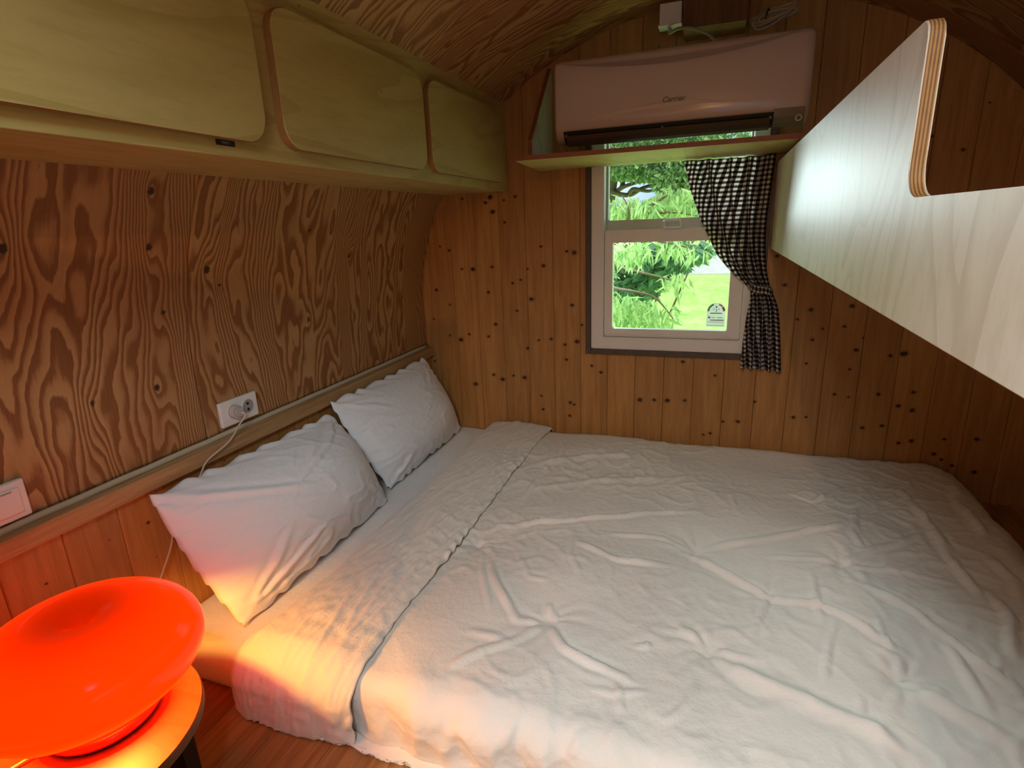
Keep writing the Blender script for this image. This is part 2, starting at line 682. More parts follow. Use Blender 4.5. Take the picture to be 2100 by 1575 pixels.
M['table'] = m_birch('varnished_table_veneer', (0.20, 0.068, 0.012), (0.14, 0.042, 0.008), (0.5, 2.5, 1), 0.48)
M['table_edge'] = plain('table_edge_band', (0.13, 0.055, 0.02), 0.5, 0.2, 30)
M['table_leg'] = plain('dark_table_leg', (0.025, 0.012, 0.008), 0.85, 0.2, spec=0.1)
M['bark'] = plain('bark', (0.16, 0.11, 0.075), 0.9, 0.35, 14)
M['peach'] = m_leaf('peach_leaf', (0.33, 0.53, 0.20), (0.54, 0.72, 0.30))
M['broad'] = m_leaf('broad_leaf', (0.16, 0.31, 0.19), (0.26, 0.44, 0.24), 0.3)
M['far'] = m_leaf('far_leaf', (0.16, 0.27, 0.11), (0.34, 0.47, 0.22), 0.35)
M['stick_white'] = m_leaf('label_white', (0.74, 0.78, 0.76), (0.78, 0.82, 0.80), 0.6)
M['stick_green'] = plain('label_green', (0.18, 0.45, 0.38), 0.5, 0.02)
M['stick_red'] = plain('label_red', (0.55, 0.10, 0.16), 0.5, 0.02)
M['stick_pink'] = plain('label_pink', (0.66, 0.48, 0.46), 0.5, 0.02)


def m_lawn():
    k = Nt('lawn')
    n1 = k.noise(k.coords('Object', (1, 0.35, 1)), 5.0, 5.0, 0.65)
    n2 = k.noise(k.coords('Object', (1, 1, 1)), 0.5, 2.0)
    c = k.mix(k.smooth(n1, 0.35, 0.7), (0.34, 0.60, 0.14), (0.50, 0.80, 0.26))
    c = k.mix(k.smooth(n2, 0.3, 0.8, 0.0, 0.4), c, (0.50, 0.74, 0.22))
    k.base(c)
    k.rough(1.0)
    k.b.inputs['Specular IOR Level'].default_value = 0.0
    return k.m


def m_gravel():
    k = Nt('gravel')
    n1 = k.noise(k.coords('Object', (1, 0.4, 1)), 3.0, 6.0, 0.7)
    k.base(k.mix(n1, (0.38, 0.37, 0.37), (0.62, 0.60, 0.60)))
    k.rough(1.0)
    return k.m


M['lawn'] = m_lawn()
M['gravel'] = m_gravel()

# ------------------------------------------------------------------ room shell
CX, HW, ZC, RB = -0.06, 1.105, H - 0.34, 1.0     # arch: centre, half width, spring height, rise
YB = 2.10                                        # face of the back wall
YR = -1.05                                       # face of the rear wall


def arch(s):
    """point of the arch profile; s = 0..1 from left springing over the top to right springing"""
    a = math.pi * (1 - s)
    return CX + HW * math.cos(a), ZC + RB * math.sin(a)


def arch_z(x):
    q = max(0.0, 1 - ((x - CX) / HW) ** 2)
    return ZC + RB * math.sqrt(q)


LEDGE = H - 0.482


def profile(n=700):
    """dense left-to-right profile with arc length from the ledge upward"""
    p = [(CX - HW, LEDGE + (ZC - LEDGE) * i / 30) for i in range(30)]
    p += [arch(i / n) for i in range(n + 1)]
    p += [(CX + HW, ZC - (ZC - 0.0) * i / 60) for i in range(1, 61)]
    p = np.array(p)
    d = np.r_[0, np.cumsum(np.hypot(*np.diff(p, axis=0).T))]
    return p, d


PROF, PLEN = profile()
_cab = int(np.argmin(np.abs(PROF[:, 0] + 0.80) + (PROF[:, 1] < 1.0) * 9))
V_CAB = PLEN[_cab]
V_R = float(np.interp(1, [0, 1], [0, PLEN[-1]])) - 0.62 - 0.35

# knots of the left wall sheets, taken from the photograph (pixel, x depth guess)
LK = [(310, 392, -1.05, 1.0), (424, 553, -1.14, 1.1), (305, 507, -1.12, .9), (716, 525, -1.13, .9), (633, 655, -1.16, .8),
      (335, 640, -1.15, .7), (322, 795, -1.165, .9), (190, 828, -1.165, .7), (5, 510, -1.12, 1.0), (450, 585, -1.15, .6),
      (635, 472, -1.12, .7), (825, 610, -1.16, .6)]
LKW = []
for px, py, x0, s in LK:
    for it in range(6):
        w = at_x(px, py, x0)
        x0 = float(np.interp(w[2], PROF[:300, 1], PROF[:300, 0])) if w[2] > LEDGE else CX - HW
    LKW.append((w[1], float(np.interp(w[2], PROF[:330, 1], PLEN[:330])), s))


def fir_sheet(name, parent, y0, y1, v0, v1, seed, step=0.0065, knots=(), bias=0.0):
    nu = max(2, int((y1 - y0) / step))
    nv = max(2, int((v1 - v0) / 0.009))
    u = np.linspace(y0 + 0.0006, y1 - 0.0006 if y1 < YB else YB + 0.0142, nu)
    v = np.linspace(v0, v1, nv)
    U, V = np.meshgrid(u, v)
    X = np.interp(V, PLEN, PROF[:, 0])
    Z = np.interp(V, PLEN, PROF[:, 1])
    w1 = fbm(U * 1.6, V * 1.1, seed + 5, 2) * 0.10
    q = U + w1 * 0.6
    h = 9 * gnoise(q * 3.4, V * 0.60, seed) + 5.0 * gnoise(q * 8.5, V * 1.25, seed + 1) + 1.5 * gnoise(q * 17, V * 3.6, seed + 2) + 0.55 * gnoise(q * 34, V * 11, seed + 3) + 34 * U
    kn = np.zeros_like(U)
    for (ku, kv, s) in knots:
        du, dv = (U - ku), (V - kv)
        h = h + 3.6 * s * np.exp(-np.sqrt((du / 0.030) ** 2 + (dv / 0.065) ** 2 + 0.02))
        kn = np.maximum(kn, np.clip(1.35 - np.sqrt((du / (0.010 * s)) ** 2 + (dv / (0.012 * s)) ** 2), 0, 1))
    P = np.stack([X, U, Z], -1).reshape(-1, 3)
    o = mesh(name, P, grid_faces(nu, nv), M['fir'], parent, True, uv=np.stack([U + seed * 0.37, V], -1).reshape(-1, 2),
             attr={'figure': h, 'knot': kn})
    md = o.modifiers.new('thickness', 'SOLIDIFY')
    md.thickness = 0.012
    md.offset = -1
    return o


wall_left = struct(empty('wall_left', (CX - HW, 0.5, 0)), 'curved fir plywood wall with bold wavy grain over pine boards at the bed head')
ceiling = struct(empty('ceiling', (CX, 0.5, 1.6)), 'arched fir plywood ceiling')
wall_right = struct(empty('wall_right', (CX + HW, 0.5, 0)), 'right wall of the caravan in deep shade')
SEAMS = [YR, -0.27, 0.955, YB]
for i in range(3):
    fir_sheet('panel', wall_left, SEAMS[i], SEAMS[i + 1], 0.0, V_CAB, 3 + 10 * i, 0.0065 if i else 0.03, [k for k in LKW if SEAMS[i] < k[0] < SEAMS[i + 1]])
    fir_sheet('panel', ceiling, SEAMS[i], SEAMS[i + 1], V_CAB, V_R, 54 + 10 * i, 0.008 if i else 0.03)
    fir_sheet('panel', wall_right, SEAMS[i], SEAMS[i + 1], V_R, PLEN[-1], 95 + 10 * i, 0.02)

# --- back wall: pine boards, the window cut out of them
WX0, WX1, WZ0, WZ1 = -0.440, 0.140, H - 0.470, H + 0.400
PITCH = 0.1068
XS = [-1.018 + PITCH * k for k in range(-2, 21)]
K1 = [(265, 85), (365, 68), (440, 75), (412, 108), (455, 165), (525, 92), (595, 70), (530, 230), (628, 205), (755, 380), (582, 410), (915, 410), (962, 418), (872, 145), (128, 380), (185, 405), (105, 650), (190, 742), (265, 520), (333, 522), (452, 508), (475, 863), (430, 940), (607, 780), (697, 708), (770, 500), (672, 520), (950, 745), (1010, 868), (90, 830), (190, 932), (260, 960), (310, 925), (675, 1013), (742, 963), (820, 955), (905, 990), (935, 1000), (980, 972), (915, 1083), (950, 1080), (955, 1153), (95, 1093), (350, 1235), (462, 1177), (518, 1205), (585, 1182), (655, 1195), (758, 1308), (770, 1392), (962, 1362), (962, 1410), (938, 1350), (935, 1432), (630, 588), (430, 665), (580, 607)]
K2 = [(722, 35), (773, 35), (820, 37), (882, 37), (1020, 113), (1073, 113), (950, 160), (973, 155), (1272, 98), (1318, 97), (1420, 15), (1470, 25), (1520, 135), (1590, 128), (1650, 190), (1695, 183), (375, 68), (1132, 42), (1700, 70), (1578, 15)]
K3 = [(190, 1485), (245, 1525), (743, 1460), (940, 1545), (1365, 993), (1320, 815)]
K4 = [(190, 1060), (493, 1213), (500, 1268), (330, 1283), (273, 1323), (468, 1353), (335, 1408), (378, 1362), (660, 1475), (713, 1465), (550, 1400), (310, 1505), (490, 1530), (517, 1450), (940, 520), (960, 620), (830, 565)]
K5 = [(510, 150), (540, 180), (175, 237), (83, 250), (232, 487), (132, 575), (222, 605), (360, 887), (412, 922), (480, 960), (430, 790), (640, 790), (625, 1003), (905, 455)]
KP = [(860 + x / 3.03, 380 + y / 3.03) for x, y in K1] + [(900 + x / 1.75, 800 + y / 1.75) for x, y in K2] + [(1150 + x / 2.97, 250 + y / 2.97) for x, y in K3] + \
     [(1500 + x / 2.02, y / 2.02) for x, y in K4] + [(1800 + x / 3.15, 650 + y / 3.15) for x, y in K5]
BIG = {(455, 165), (333, 522), (697, 708), (980, 972), (260, 960), (518, 1205), (655, 1195), (722, 35), (820, 37), (713, 1465), (175, 237), (962, 418), (350, 1235), (440, 75)}
KR = [1.5 if q in BIG else 0.75 + 0.5 * random.random() for q in K1 + K2 + K3 + K4 + K5]
KW = []
for (px, py), s in zip(KP, KR):
    p = at_y(px, py, YB)
    KW.append((p[0], p[2], 0.0062 * s))

wall_back = struct(empty('wall_back', (CX, YB, 0)), 'back wall of knotty upright pine boards')


def board(name, parent, rects, yf, yb, mat, knots=None, axis='x', ch=0.0018):
    """upright boards with chamfered long edges; rects of (a0, a1, z0, z1); axis x: faces -y, axis y: faces +x"""
    v, f = [], []
    for (a0, a1, z0, z1) in rects:
        s = 1 if axis == 'x' else -1
        sec = [(a0, yb), (a1, yb), (a1, yf + s * ch), (a1 - ch, yf), (a0 + ch, yf), (a0, yf + s * ch)]
        b = len(v)
        for z in (z0, z1):
            for a, d in sec:
                v.append((a, d, z) if axis == 'x' else (d, a, z))
        n = 6
        for i in range(n):
            j = (i + 1) % n
            f.append((b + i, b + j, b + n + j, b + n + i))
        f.append(tuple(b + i for i in range(n))[::-1])
        f.append(tuple(b + n + i for i in range(n)))
    a0 = min(r[0] for r in rects)
    a1 = max(r[1] for r in rects)
    mid = (a0 + a1) / 2
    org = (mid, yf, 0) if axis == 'x' else (yf, mid, 0)
    o = mesh(name, v, f, mat, parent, origin=org)
    if knots is not None:
        kk = sorted([k for k in knots if a0 <= k[0] < a1], key=lambda k: -k[2])[:NK]
        for i in range(NK):
            o['knot%d' % i] = [float(kk[i][0] - mid), float(kk[i][1]), float(kk[i][2])] if i < len(kk) else [9.0, 9.0, 0.0]
    return o


for k in range(len(XS) - 1):
    a0, a1 = XS[k] + 0.0004, XS[k + 1] - 0.0004
    a0c, a1c = max(a0, CX - HW + 0.001), min(a1, CX + HW - 0.001)
    if a1c - a0c < 0.01:
        continue
    top = max(arch_z(a0c), arch_z(a1c), arch_z((a0c + a1c) / 2)) + 0.004
    if a0c > WX1 or a1c < WX0:
        rs = [(a0c, a1c, 0, top)]
    else:
        rs = [(a0c, a1c, 0, WZ0), (a0c, a1c, WZ1, top)]
        if a0c < WX0:
            rs.append((a0c, WX0, WZ0, WZ1))
        if a1c > WX1:
            rs.append((WX1, a1c, WZ0, WZ1))
    kn = [q for q in KW]
    for j in range(2):                       # a few stray knots where the photograph is too dark to read
        kn.append((random.uniform(a0c, a1c), random.choice([random.uniform(1.2, 1.5), random.uniform(0.0, 0.1)]), random.uniform(0.002, 0.004)))
    board('plank', wall_back, rs, YB, YB + 0.014, M['pine'], kn)
# outer skin behind the boards, around the window
bm = bmesh.new()
bm_box(bm, (CX - HW - 0.02, YB + 0.0145, -0.05), (WX0, YB + 0.06, 1.70))
bm_box(bm, (WX1, YB + 0.0145, -0.05), (CX + HW + 0.02, YB + 0.06, 1.70))
bm_box(bm, (WX0, YB + 0.0145, -0.05), (WX1, YB + 0.06, WZ0))
bm_box(bm, (WX0, YB + 0.0145, WZ1), (WX1, YB + 0.06, 1.70))
from_bm('outer_skin', bm, M['pine_floor'], wall_back)

# --- lower left wall: pine boards under the ledge
XL = CX - HW + 0.022
LKN = [(155, 1068, .0035), (95, 1197, .0028), (225, 1107, .002), (304, 1072, .004), (322, 1142, .002), (505, 897, .004), (460, 945, .003), (350, 1030, .003), (735, 838, .004), (850, 748, .003)]
LKN = [(lambda p, r: (p[1], p[2], r))(at_x(px, py, XL), r) for px, py, r in LKN]
YS = [YR + 0.001] + [0.480 + 0.1075 * k for k in range(-13, 16)]
YS = [y for y in YS if y < YB - 0.02] + [YB - 0.001]


def board_y(name, parent, y0, y1, z0, z1, mat, knots):
    v = []
    ch = 0.0018
    sec = [(XL - 0.014, y0), (XL - ch, y0), (XL, y0 + ch), (XL, y1 - ch), (XL - ch, y1), (XL - 0.014, y1)]
    for z in (z0, z1):
        for x, y in sec:
            v.append((x, y, z))
    f = [(i, (i + 1) % 6, 6 + (i + 1) % 6, 6 + i) for i in range(6)] + [(5, 4, 3, 2, 1, 0), (6, 7, 8, 9, 10, 11)]
    mid = (y0 + y1) / 2
    # local axes: x runs along the wall so that the knot shader works alike
    vv = [(y - mid, -(x - XL), z) for x, y, z in v]
    me = bpy.data.meshes.new(name)
    me.from_pydata(vv, [], f)
    me.update()
    o = link(name, me, mat)
    o.parent = parent
    o.location = Vector((XL, mid, 0)) - parent.location
    o.rotation_euler = (0, 0, math.pi / 2)
    kk = [k for k in knots if y0 <= k[0] < y1][:NK]
    for i in range(NK):
        o['knot%d' % i] = [float(kk[i][0] - mid), float(kk[i][1]), float(kk[i][2])] if i < len(kk) else [9.0, 9.0, 0.0]
    return o


for k in range(len(YS) - 1):
    board_y('plank', wall_left, YS[k] + 0.0004, YS[k + 1] - 0.0004, 0.0, LEDGE - 0.04, M['pine'], LKN)
box('backing', (CX - HW - 0.012, YR, 0), (XL - 0.0145, YB, LEDGE - 0.002), M['pine_floor'], wall_left)

tr = struct(empty('trim_1', (CX - HW + 0.015, 0.5, LEDGE - 0.045)), 'pale wooden ledge batten between fir plywood and pine boards')
box('batten', (CX - HW + 0.0005, YR + 0.001, LEDGE - 0.045), (CX - HW + 0.036, YB - 0.0005, LEDGE - 0.008), M['batten'], tr, 0.003)
pts = [(CX - HW + 0.008, YR + 0.01 + (YB - YR - 0.02) * i / 60, LEDGE - 0.003 + 0.0006 * math.sin(i * 2.1)) for i in range(61)]
tube('bead', pts, 0.0075, M['caulk'], tr, 8, False)

# --- floor
floor = struct(empty('floor', (CX, 0.5, 0)), 'warm pine board floor')
n = 17
for k in range(n):
    x0 = CX - HW + 2 * HW * k / n
    bm = bmesh.new()
    bm_box(bm, (x0 + 0.0006, YR, -0.02), (x0 + 2 * HW / n - 0.0006, YB + 0.01, 0.0))
    from_bm('plank', bm, M['pine_floor'], floor)
box('subfloor', (CX - HW - 0.02, YR - 0.03, -0.05), (CX + HW + 0.02, YB + 0.05, -0.0205), M['pine_floor'], floor)

# --- rear wall with the glazed door behind the camera
wall_rear = struct(empty('wall_rear', (CX, YR, 0)), 'rear wall behind the viewer')
DX0, DX1, DZ0, DZ1 = -0.02, 0.62, 0.50, 1.48
bm = bmesh.new()
for lo, hi in (((CX - HW - .02, YR - .03, -.05), (DX0, YR, 1.70)), ((DX1, YR - .03, -.05), (CX + HW + .02, YR, 1.70)),
               ((DX0, YR - .03, -.05), (DX1, YR, DZ0)), ((DX0, YR - .03, DZ1), (DX1, YR, 1.70))):
    bm_box(bm, lo, hi)
from_bm('panel', bm, M['pine_floor'], wall_rear)
w2 = struct(empty('window_2', ((DX0 + DX1) / 2, YR - 0.02, DZ0)), 'glazed opening behind the viewer')
for lo, hi in (((DX0, YR - .035, DZ0), (DX0 + .03, YR + .005, DZ1)), ((DX1 - .03, YR - .035, DZ0), (DX1, YR + .005, DZ1)),
               ((DX0 + .03, YR - .035, DZ0), (DX1 - .03, YR + .005, DZ0 + .03)), ((DX0 + .03, YR - .035, DZ1 - .03), (DX1 - .03, YR + .005, DZ1)),
               ((.285, YR - .03, DZ0 + .03), (.315, YR, DZ1 - .03))):
    box('frame', lo, hi, M['white_pvc'], w2)

hz_ = 1.575
w3 = struct(empty('window_3', (-0.14, -0.36, hz_)), 'roof hatch frame behind the viewer')
for lo, hi in (((-.37, -.64, hz_ - .02), (-.34, -.08, hz_)), ((.06, -.64, hz_ - .02), (.09, -.08, hz_)), ((-.34, -.64, hz_ - .02), (.06, -.61, hz_)), ((-.34, -.11, hz_ - .02), (.06, -.08, hz_))):
    box('frame', lo, hi, M['white_pvc'], w3)

# ------------------------------------------------------------------ window in the back wall
w1 = struct(empty('window_1', ((WX0 + WX1) / 2, YB, WZ0)), 'white framed single-hung window')
F = M['white_pvc']


def frame(name, parent, x0, x1, z0, z1, wl_, wr_, wb_, wt_, y0, y1, mat, bevel=0.003):
    bm = bmesh.new()
    o = [(x0, z0), (x1, z0), (x1, z1), (x0, z1)]
    i = [(x0 + wl_, z0 + wb_), (x1 - wr_, z0 + wb_), (x1 - wr_, z1 - wt_), (x0 + wl_, z1 - wt_)]
    vo = [[bm.verts.new((x, y, z)) for x, z in o] for y in (y0, y1)]
    vi = [[bm.verts.new((x, y, z)) for x, z in i] for y in (y0, y1)]
    for k in range(4):
        j = (k + 1) % 4
        bm.faces.new((vo[0][k], vo[0][j], vi[0][j], vi[0][k]))
        bm.faces.new((vo[1][k], vi[1][k], vi[1][j], vo[1][j]))
        bm.faces.new((vo[0][k], vo[1][k], vo[1][j], vo[0][j]))
        bm.faces.new((vi[0][k], vi[0][j], vi[1][j], vi[1][k]))
    if bevel:
        bmesh.ops.bevel(bm, geom=bm.edges[:], offset=bevel, segments=2, affect='EDGES')
    return from_bm(name, bm, mat, parent)


frame('frame', w1, WX0 + .001, WX1 - .001, WZ0 + .001, WZ1 - .001, 0.046, 0.046, 0.046, 0.03, YB - 0.012, YB + 0.07, F)
SX0, SX1 = WX0 + 0.048, WX1 - 0.048
ls = frame('lower_sash', w1, SX0, SX1, WZ0 + 0.048, H - 0.030, 0.030, 0.044, 0.030, 0.044, YB + 0.001, YB + 0.034, F)
box('sill_bead', (SX0 + .02, YB - .003, WZ0 + 0.055), (SX1 - .03, YB + .002, WZ0 + 0.060), F, ls, 0.001)
us = frame('upper_sash', w1, SX0, SX1, H - 0.040, WZ1 - 0.032, 0.006, 0.006, 0.045, 0.02, YB + 0.036, YB + 0.066, M['pvc_grey'])
box('pane', (SX0 + .028, YB + .016, WZ0 + .076), (SX1 - .042, YB + .020, H - .072), M['glass'], ls)
box('pane', (SX0 + .005, YB + .048, H + .003), (SX1 - .005, YB + .052, WZ1 - .05), M['glass'], us)
# handle of the lower sash
L0 = at_y(1359, 471, YB)
L1 = at_y(1398, 466, YB)
lt = box('latch', (L0[0], YB - .008, H - .030), (L1[0], YB + .020, H - .024), M['white'], w1, 0.002)
tube('pull', [(L0[0] + .004, YB - .004, H - .024), (L0[0] + .005, YB - .006, H - .008), (L0[0] + .014, YB - .008, H - .001), (L1[0] - .014, YB - .008, H - .001), (L1[0] - .005, YB - .006, H - .008), (L1[0] - .004, YB - .004, H - .024)], 0.0045, M['white'], lt)

t2 = struct(empty('trim_2', (WX0, YB, WZ0 - 0.02)), 'dark stained wooden trim round the window')
box('trim_board', (WX0 - .020, YB - .016, WZ0 - .020), (WX0, YB - .0005, WZ1 + .02), M['dark_trim'], t2, 0.0015)
box('trim_board', (WX0 + .0005, YB - .016, WZ0 - .020), (WX1 + .020, YB - .0005, WZ0), M['dark_trim'], t2, 0.0015)
box('trim_board', (WX1, YB - .016, WZ0 + .0005), (WX1 + .020, YB - .0005, WZ1 + .02), M['dark_trim'], t2, 0.0015)

# efficiency label on the lower pane
sy = YB + 0.0155
a = at_y(1448, 669, sy)
b = at_y(1486, 669, sy)
top = at_y(1468, 621, sy)
sx0, sx1, sz0, sz1 = a[0], b[0], a[2], top[2]
sw = sx1 - sx0
r = sw / 2
zc = sz1 - r
smx = (sx0 + sx1) / 2
lab = tag(empty('energy_label', (smx, sy, sz0)), 'arched pale efficiency sticker in the corner of the lower window pane', 'sticker')
outl = [(sx0, sz0), (sx1, sz0)] + [(smx + r * math.cos(t), zc + r * math.sin(t)) for t in np.linspace(0, math.pi, 20)]
prism('sheet', outl, 'y', sy - 0.0004, sy, M['stick_white'], lab)


def arcseg(name, a0, a1, r0, r1, mat):
    t = np.linspace(math.radians(a0), math.radians(a1), 8)
    o = [(smx + r1 * math.cos(q), zc + r1 * math.sin(q)) for q in t] + [(smx + r0 * math.cos(q), zc + r0 * math.sin(q)) for q in t[::-1]]
    prism(name, o, 'y', sy - 0.0008, sy - 0.0004, mat, lab)


arcseg('scale_green', 110, 178, r * .76, r * .96, M['stick_green'])
arcseg('scale_pink', 42, 72, r * .76, r * .96, M['stick_pink'])
arcseg('scale_red', 4, 38, r * .72, r * .96, M['stick_red'])
arcseg('dial', 30, 62, r * .36, r * .42, M['grey'])
arcseg('dial', 118, 150, r * .36, r * .42, M['grey'])
prism('pointer', [(smx - .004, zc + r * .46), (smx + .004, zc + r * .46), (smx, zc + r * .66)], 'y', sy - .0008, sy - .0004, M['ink'], lab)
text('numeral', '3', (smx, sy - .0006, zc + r * .12), 0.014, (1, 0, 0), (0, 0, 1), M['ink'], lab)
hgt = sz1 - sz0
for fz, x0_, x1_, th, mt in ((.56, .18, .82, .0028, 'ink'), (.38, .08, .2, .007, 'grey'), (.38, .28, .44, .002, 'grey'), (.38, .56, .86, .002, 'grey'),
                             (.27, .2, .92, .0035, 'grey'), (.19, .1, .92, .0012, 'grey'), (.03, .04, .96, .0012, 'grey')):
    box('print_line', (sx0 + sw * x0_, sy - .0008, sz0 + hgt * fz - th / 2), (sx0 + sw * x1_, sy - .0004, sz0 + hgt * fz + th / 2), M[mt], lab)

# ------------------------------------------------------------------ overhead cabinet on the left
FX = -0.763                                     # face of the cabinet
CB, CT = H + 0.127, H + 0.433
cab = tag(empty('overhead_cabinet', (FX, 1.0, CB)), 'long birch plywood overhead cabinet along the left wall above the bed', 'cabinet')
CY0, CY1 = 0.12, YB - 0.0005
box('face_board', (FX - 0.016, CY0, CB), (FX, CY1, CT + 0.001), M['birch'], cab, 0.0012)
xw = float(np.interp(CB, PROF[:380, 1], PROF[:380, 0]))
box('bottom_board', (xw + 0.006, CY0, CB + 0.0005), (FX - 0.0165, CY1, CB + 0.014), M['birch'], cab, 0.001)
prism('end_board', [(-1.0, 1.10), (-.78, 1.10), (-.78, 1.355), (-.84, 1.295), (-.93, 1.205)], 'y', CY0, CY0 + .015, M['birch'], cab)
for (y0, y1, z0, z1) in ((0.20, 0.842, H + .152, H + .385), (0.888, 1.430, H + .152, H + .385), (1.462, 2.02, H + .152, H + .385)):
    ol = rrect(y0, y1, z0, z1, 0.042, 7)
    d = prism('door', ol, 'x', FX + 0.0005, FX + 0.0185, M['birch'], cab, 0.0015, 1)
    # laminated edge band
    v, f = [], []
    m = len(ol)
    cyy, czz = (y0 + y1) / 2, (z0 + z1) / 2
    for xx in (FX + 0.0008, FX + 0.0168):
        for (yy, zz) in ol:
            s = 0.0004
            v.append((xx, yy + s * np.sign(yy - cyy), zz + s * np.sign(zz - czz)))
    f = [(i, (i + 1) % m, m + (i + 1) % m, m + i) for i in range(m)]
    mesh('edge_band', v, f, M['edge_x'], d)
    # finger groove routed into the face above each door
    g = rrect(y0 + 0.06, y1 - 0.035, z1 + 0.004, z1 + 0.018, 0.006, 4)
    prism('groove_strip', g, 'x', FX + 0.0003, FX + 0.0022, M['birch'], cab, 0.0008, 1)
# little black name plate under the first door
p0, p1 = at_x(441, 284, FX), at_x(482, 302, FX)
np_ = tag(empty('name_plate', (FX, (p0[1] + p1[1]) / 2, p1[2])), 'small black name plate on the lower lip of the overhead cabinet', 'label')
box('plate', (FX + 0.0002, p0[1], p1[2]), (FX + 0.0012, p1[1], p0[2]), M['black'], np_, 0.0002, 1)
text('lettering', '\uac00\uc6c0\ubcf4\ub4dc', (FX + 0.0015, (p0[1] + p1[1]) / 2 - .001, (p0[2] + p1[2]) / 2), 0.0048, (0, 1, 0), (0, 0, 1), M['grey'], np_, depth=0.0001)

# ------------------------------------------------------------------ shelf unit on the right
PXF = 0.164
PB, PT, PM = H - 0.103, H + 0.163, H + 0.011
su = tag(empty('wall_shelf', (0.5, 0.8, PB)), 'pale birch plywood shelf front with a rounded cut-out on the right', 'shelf')
YN = -0.30
YC = 0.648
ol = [(YB - .0005, PB), (YB - .0005, PT)]
for k in range(7):
    t = math.radians(90 + 90 * k / 6)
    ol.append((YC + 0.016 + 0.016 * math.cos(t), PT - 0.016 + 0.016 * math.sin(t)))
rr = 0.030
for k in range(9):
    t = math.radians(90 * k / 8)
    ol.append((YC - rr + rr * math.cos(t), PM + rr - rr * math.sin(t)))
ol += [(YN, PM), (YN, PB)]
pn = prism('front_board', ol, 'x', PXF, PXF + 0.0135, M['birch_panel'], su, 0.0012, 1)
# laminated edge along the cut-out
eo = ol[2:-1]
v, f = [], []
for xx in (PXF + 0.0012, PXF + 0.0123):
    for (yy, zz) in eo:
        v.append((xx, yy - 0.0004, zz + 0.0003))
m = len(eo)
f = [(i, i + 1, m + i + 1, m + i) for i in range(m - 1)]
mesh('edge_band', v, f, M['edge_x'], pn)
box('bottom_board', (PXF + 0.0140, YN, PB + 0.001), (CX + HW - 0.012, YB - .001, PB + 0.016), M['birch_panel'], su)

# ------------------------------------------------------------------ air conditioner and its shelf
acs = tag(empty('air_conditioner_shelf', (-0.19, 1.9, H + 0.19)), 'thin plywood shelf under the air conditioner above the window', 'shelf')
SB = H + 0.190
ol = [(-0.632, YB - .001), (-0.600, 1.722), (0.250, 1.722), (0.250, YB - .001)]
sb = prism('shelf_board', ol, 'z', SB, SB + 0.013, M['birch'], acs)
v = [(-0.600, 1.7215, SB + .0003), (0.250, 1.7215, SB + .0003), (0.250, 1.7215, SB + .0133), (-0.600, 1.7215, SB + .0133)]
box('front_edge', (-0.600, 1.7200, SB + .0002), (0.250, 1.7218, SB + .0134), M['shelf_edge'], sb)
# left side cheek, sloping back to the wall
ck = [(1.845, SB + .0135), (1.845, H + .265), (2.085, H + .520), (YB - .001, H + .520), (YB - .001, SB + .0135)]
prism('side_cheek', ck, 'x', -0.594, -0.582, M['birch_panel'], acs)
ce = [(1.8435, SB + .0136), (1.8435, H + .2655), (2.0845, H + .5215), (2.0865, H + .5195), (1.846, H + .2645), (1.846, SB + .0136)]
prism('cheek_edge', ce, 'x', -0.5945, -0.5815, M['shelf_edge'], acs)

AX0, AX1 = -0.490, 0.210
AYF = 1.780
ac = tag(empty('air_conditioner', ((AX0 + AX1) / 2, 1.87, H + 0.235)), 'white split air conditioner mounted above the window', 'air conditioner')
prof = [(1.975, H + .452), (1.970, H + .460), (1.800, H + .463), (1.789, H + .459), (1.783, H + .448), (1.780, H + .40), (1.780, H + .300), (1.782, H + .278),
        (1.790, H + .258), (1.803, H + .243), (1.820, H + .2365), (1.845, H + .238), (1.95, H + .270), (1.975, H + .290)]
bm = bmesh.new()
nseg = len(prof)
xs = [AX0, AX0 + .003, AX0 + .010, AX0 + .025, AX1 - .025, AX1 - .010, AX1 - .003, AX1]
shr = [0.016, 0.007, 0.002, 0, 0, 0.002, 0.007, 0.016]
rings = []
my, mz = 1.878, H + .35
for x, s in zip(xs, shr):
    ring = []
    for (y, z) in prof:
        dy = y - my
        dz = z - mz
        ring.append(bm.verts.new((x, my + dy * (1 - s / 0.1), mz + dz * (1 - s / 0.25))))
    rings.append(ring)
for i in range(len(xs) - 1):
    for j in range(nseg):
        bm.faces.new((rings[i][j], rings[i][(j + 1) % nseg], rings[i + 1][(j + 1) % nseg], rings[i + 1][j]))
bm.faces.new(rings[0])
bm.faces.new(rings[-1])
body = from_bm('body', bm, M['ac_white'], ac, True)
md = body.modifiers.new('sharp', 'EDGE_SPLIT')
md.split_angle = math.radians(50)
# dark air outlet along the lower front with its blades
outl = [(1.7785, H + .268), (1.7865, H + .2545), (1.7995, H + .2405), (1.815, H + .2335), (1.817, H + .2365), (1.801, H + .2435), (1.789, H + .256), (1.781, H + .268)]
prism('air_outlet', outl, 'x', AX0 + .030, AX0 + .612, M['black'], ac)
fl = [(1.7800, H + .2555), (1.7875, H + .2435), (1.800, H + .2340), (1.818, H + .2290), (1.819, H + .2305), (1.8015, H + .2360), (1.7895, H + .2450), (1.7820, H + .2560)]
prism('louvre', fl, 'x', AX0 + .038, AX0 + .604, M['vane'], ac, smooth=False)
for k in range(3):
    box('louvre_pivot', (AX0 + .035 + k * .283, 1.783, H + .2520), (AX0 + .041 + k * .283, 1.795, H + .2585), M['ac_grey'], ac)
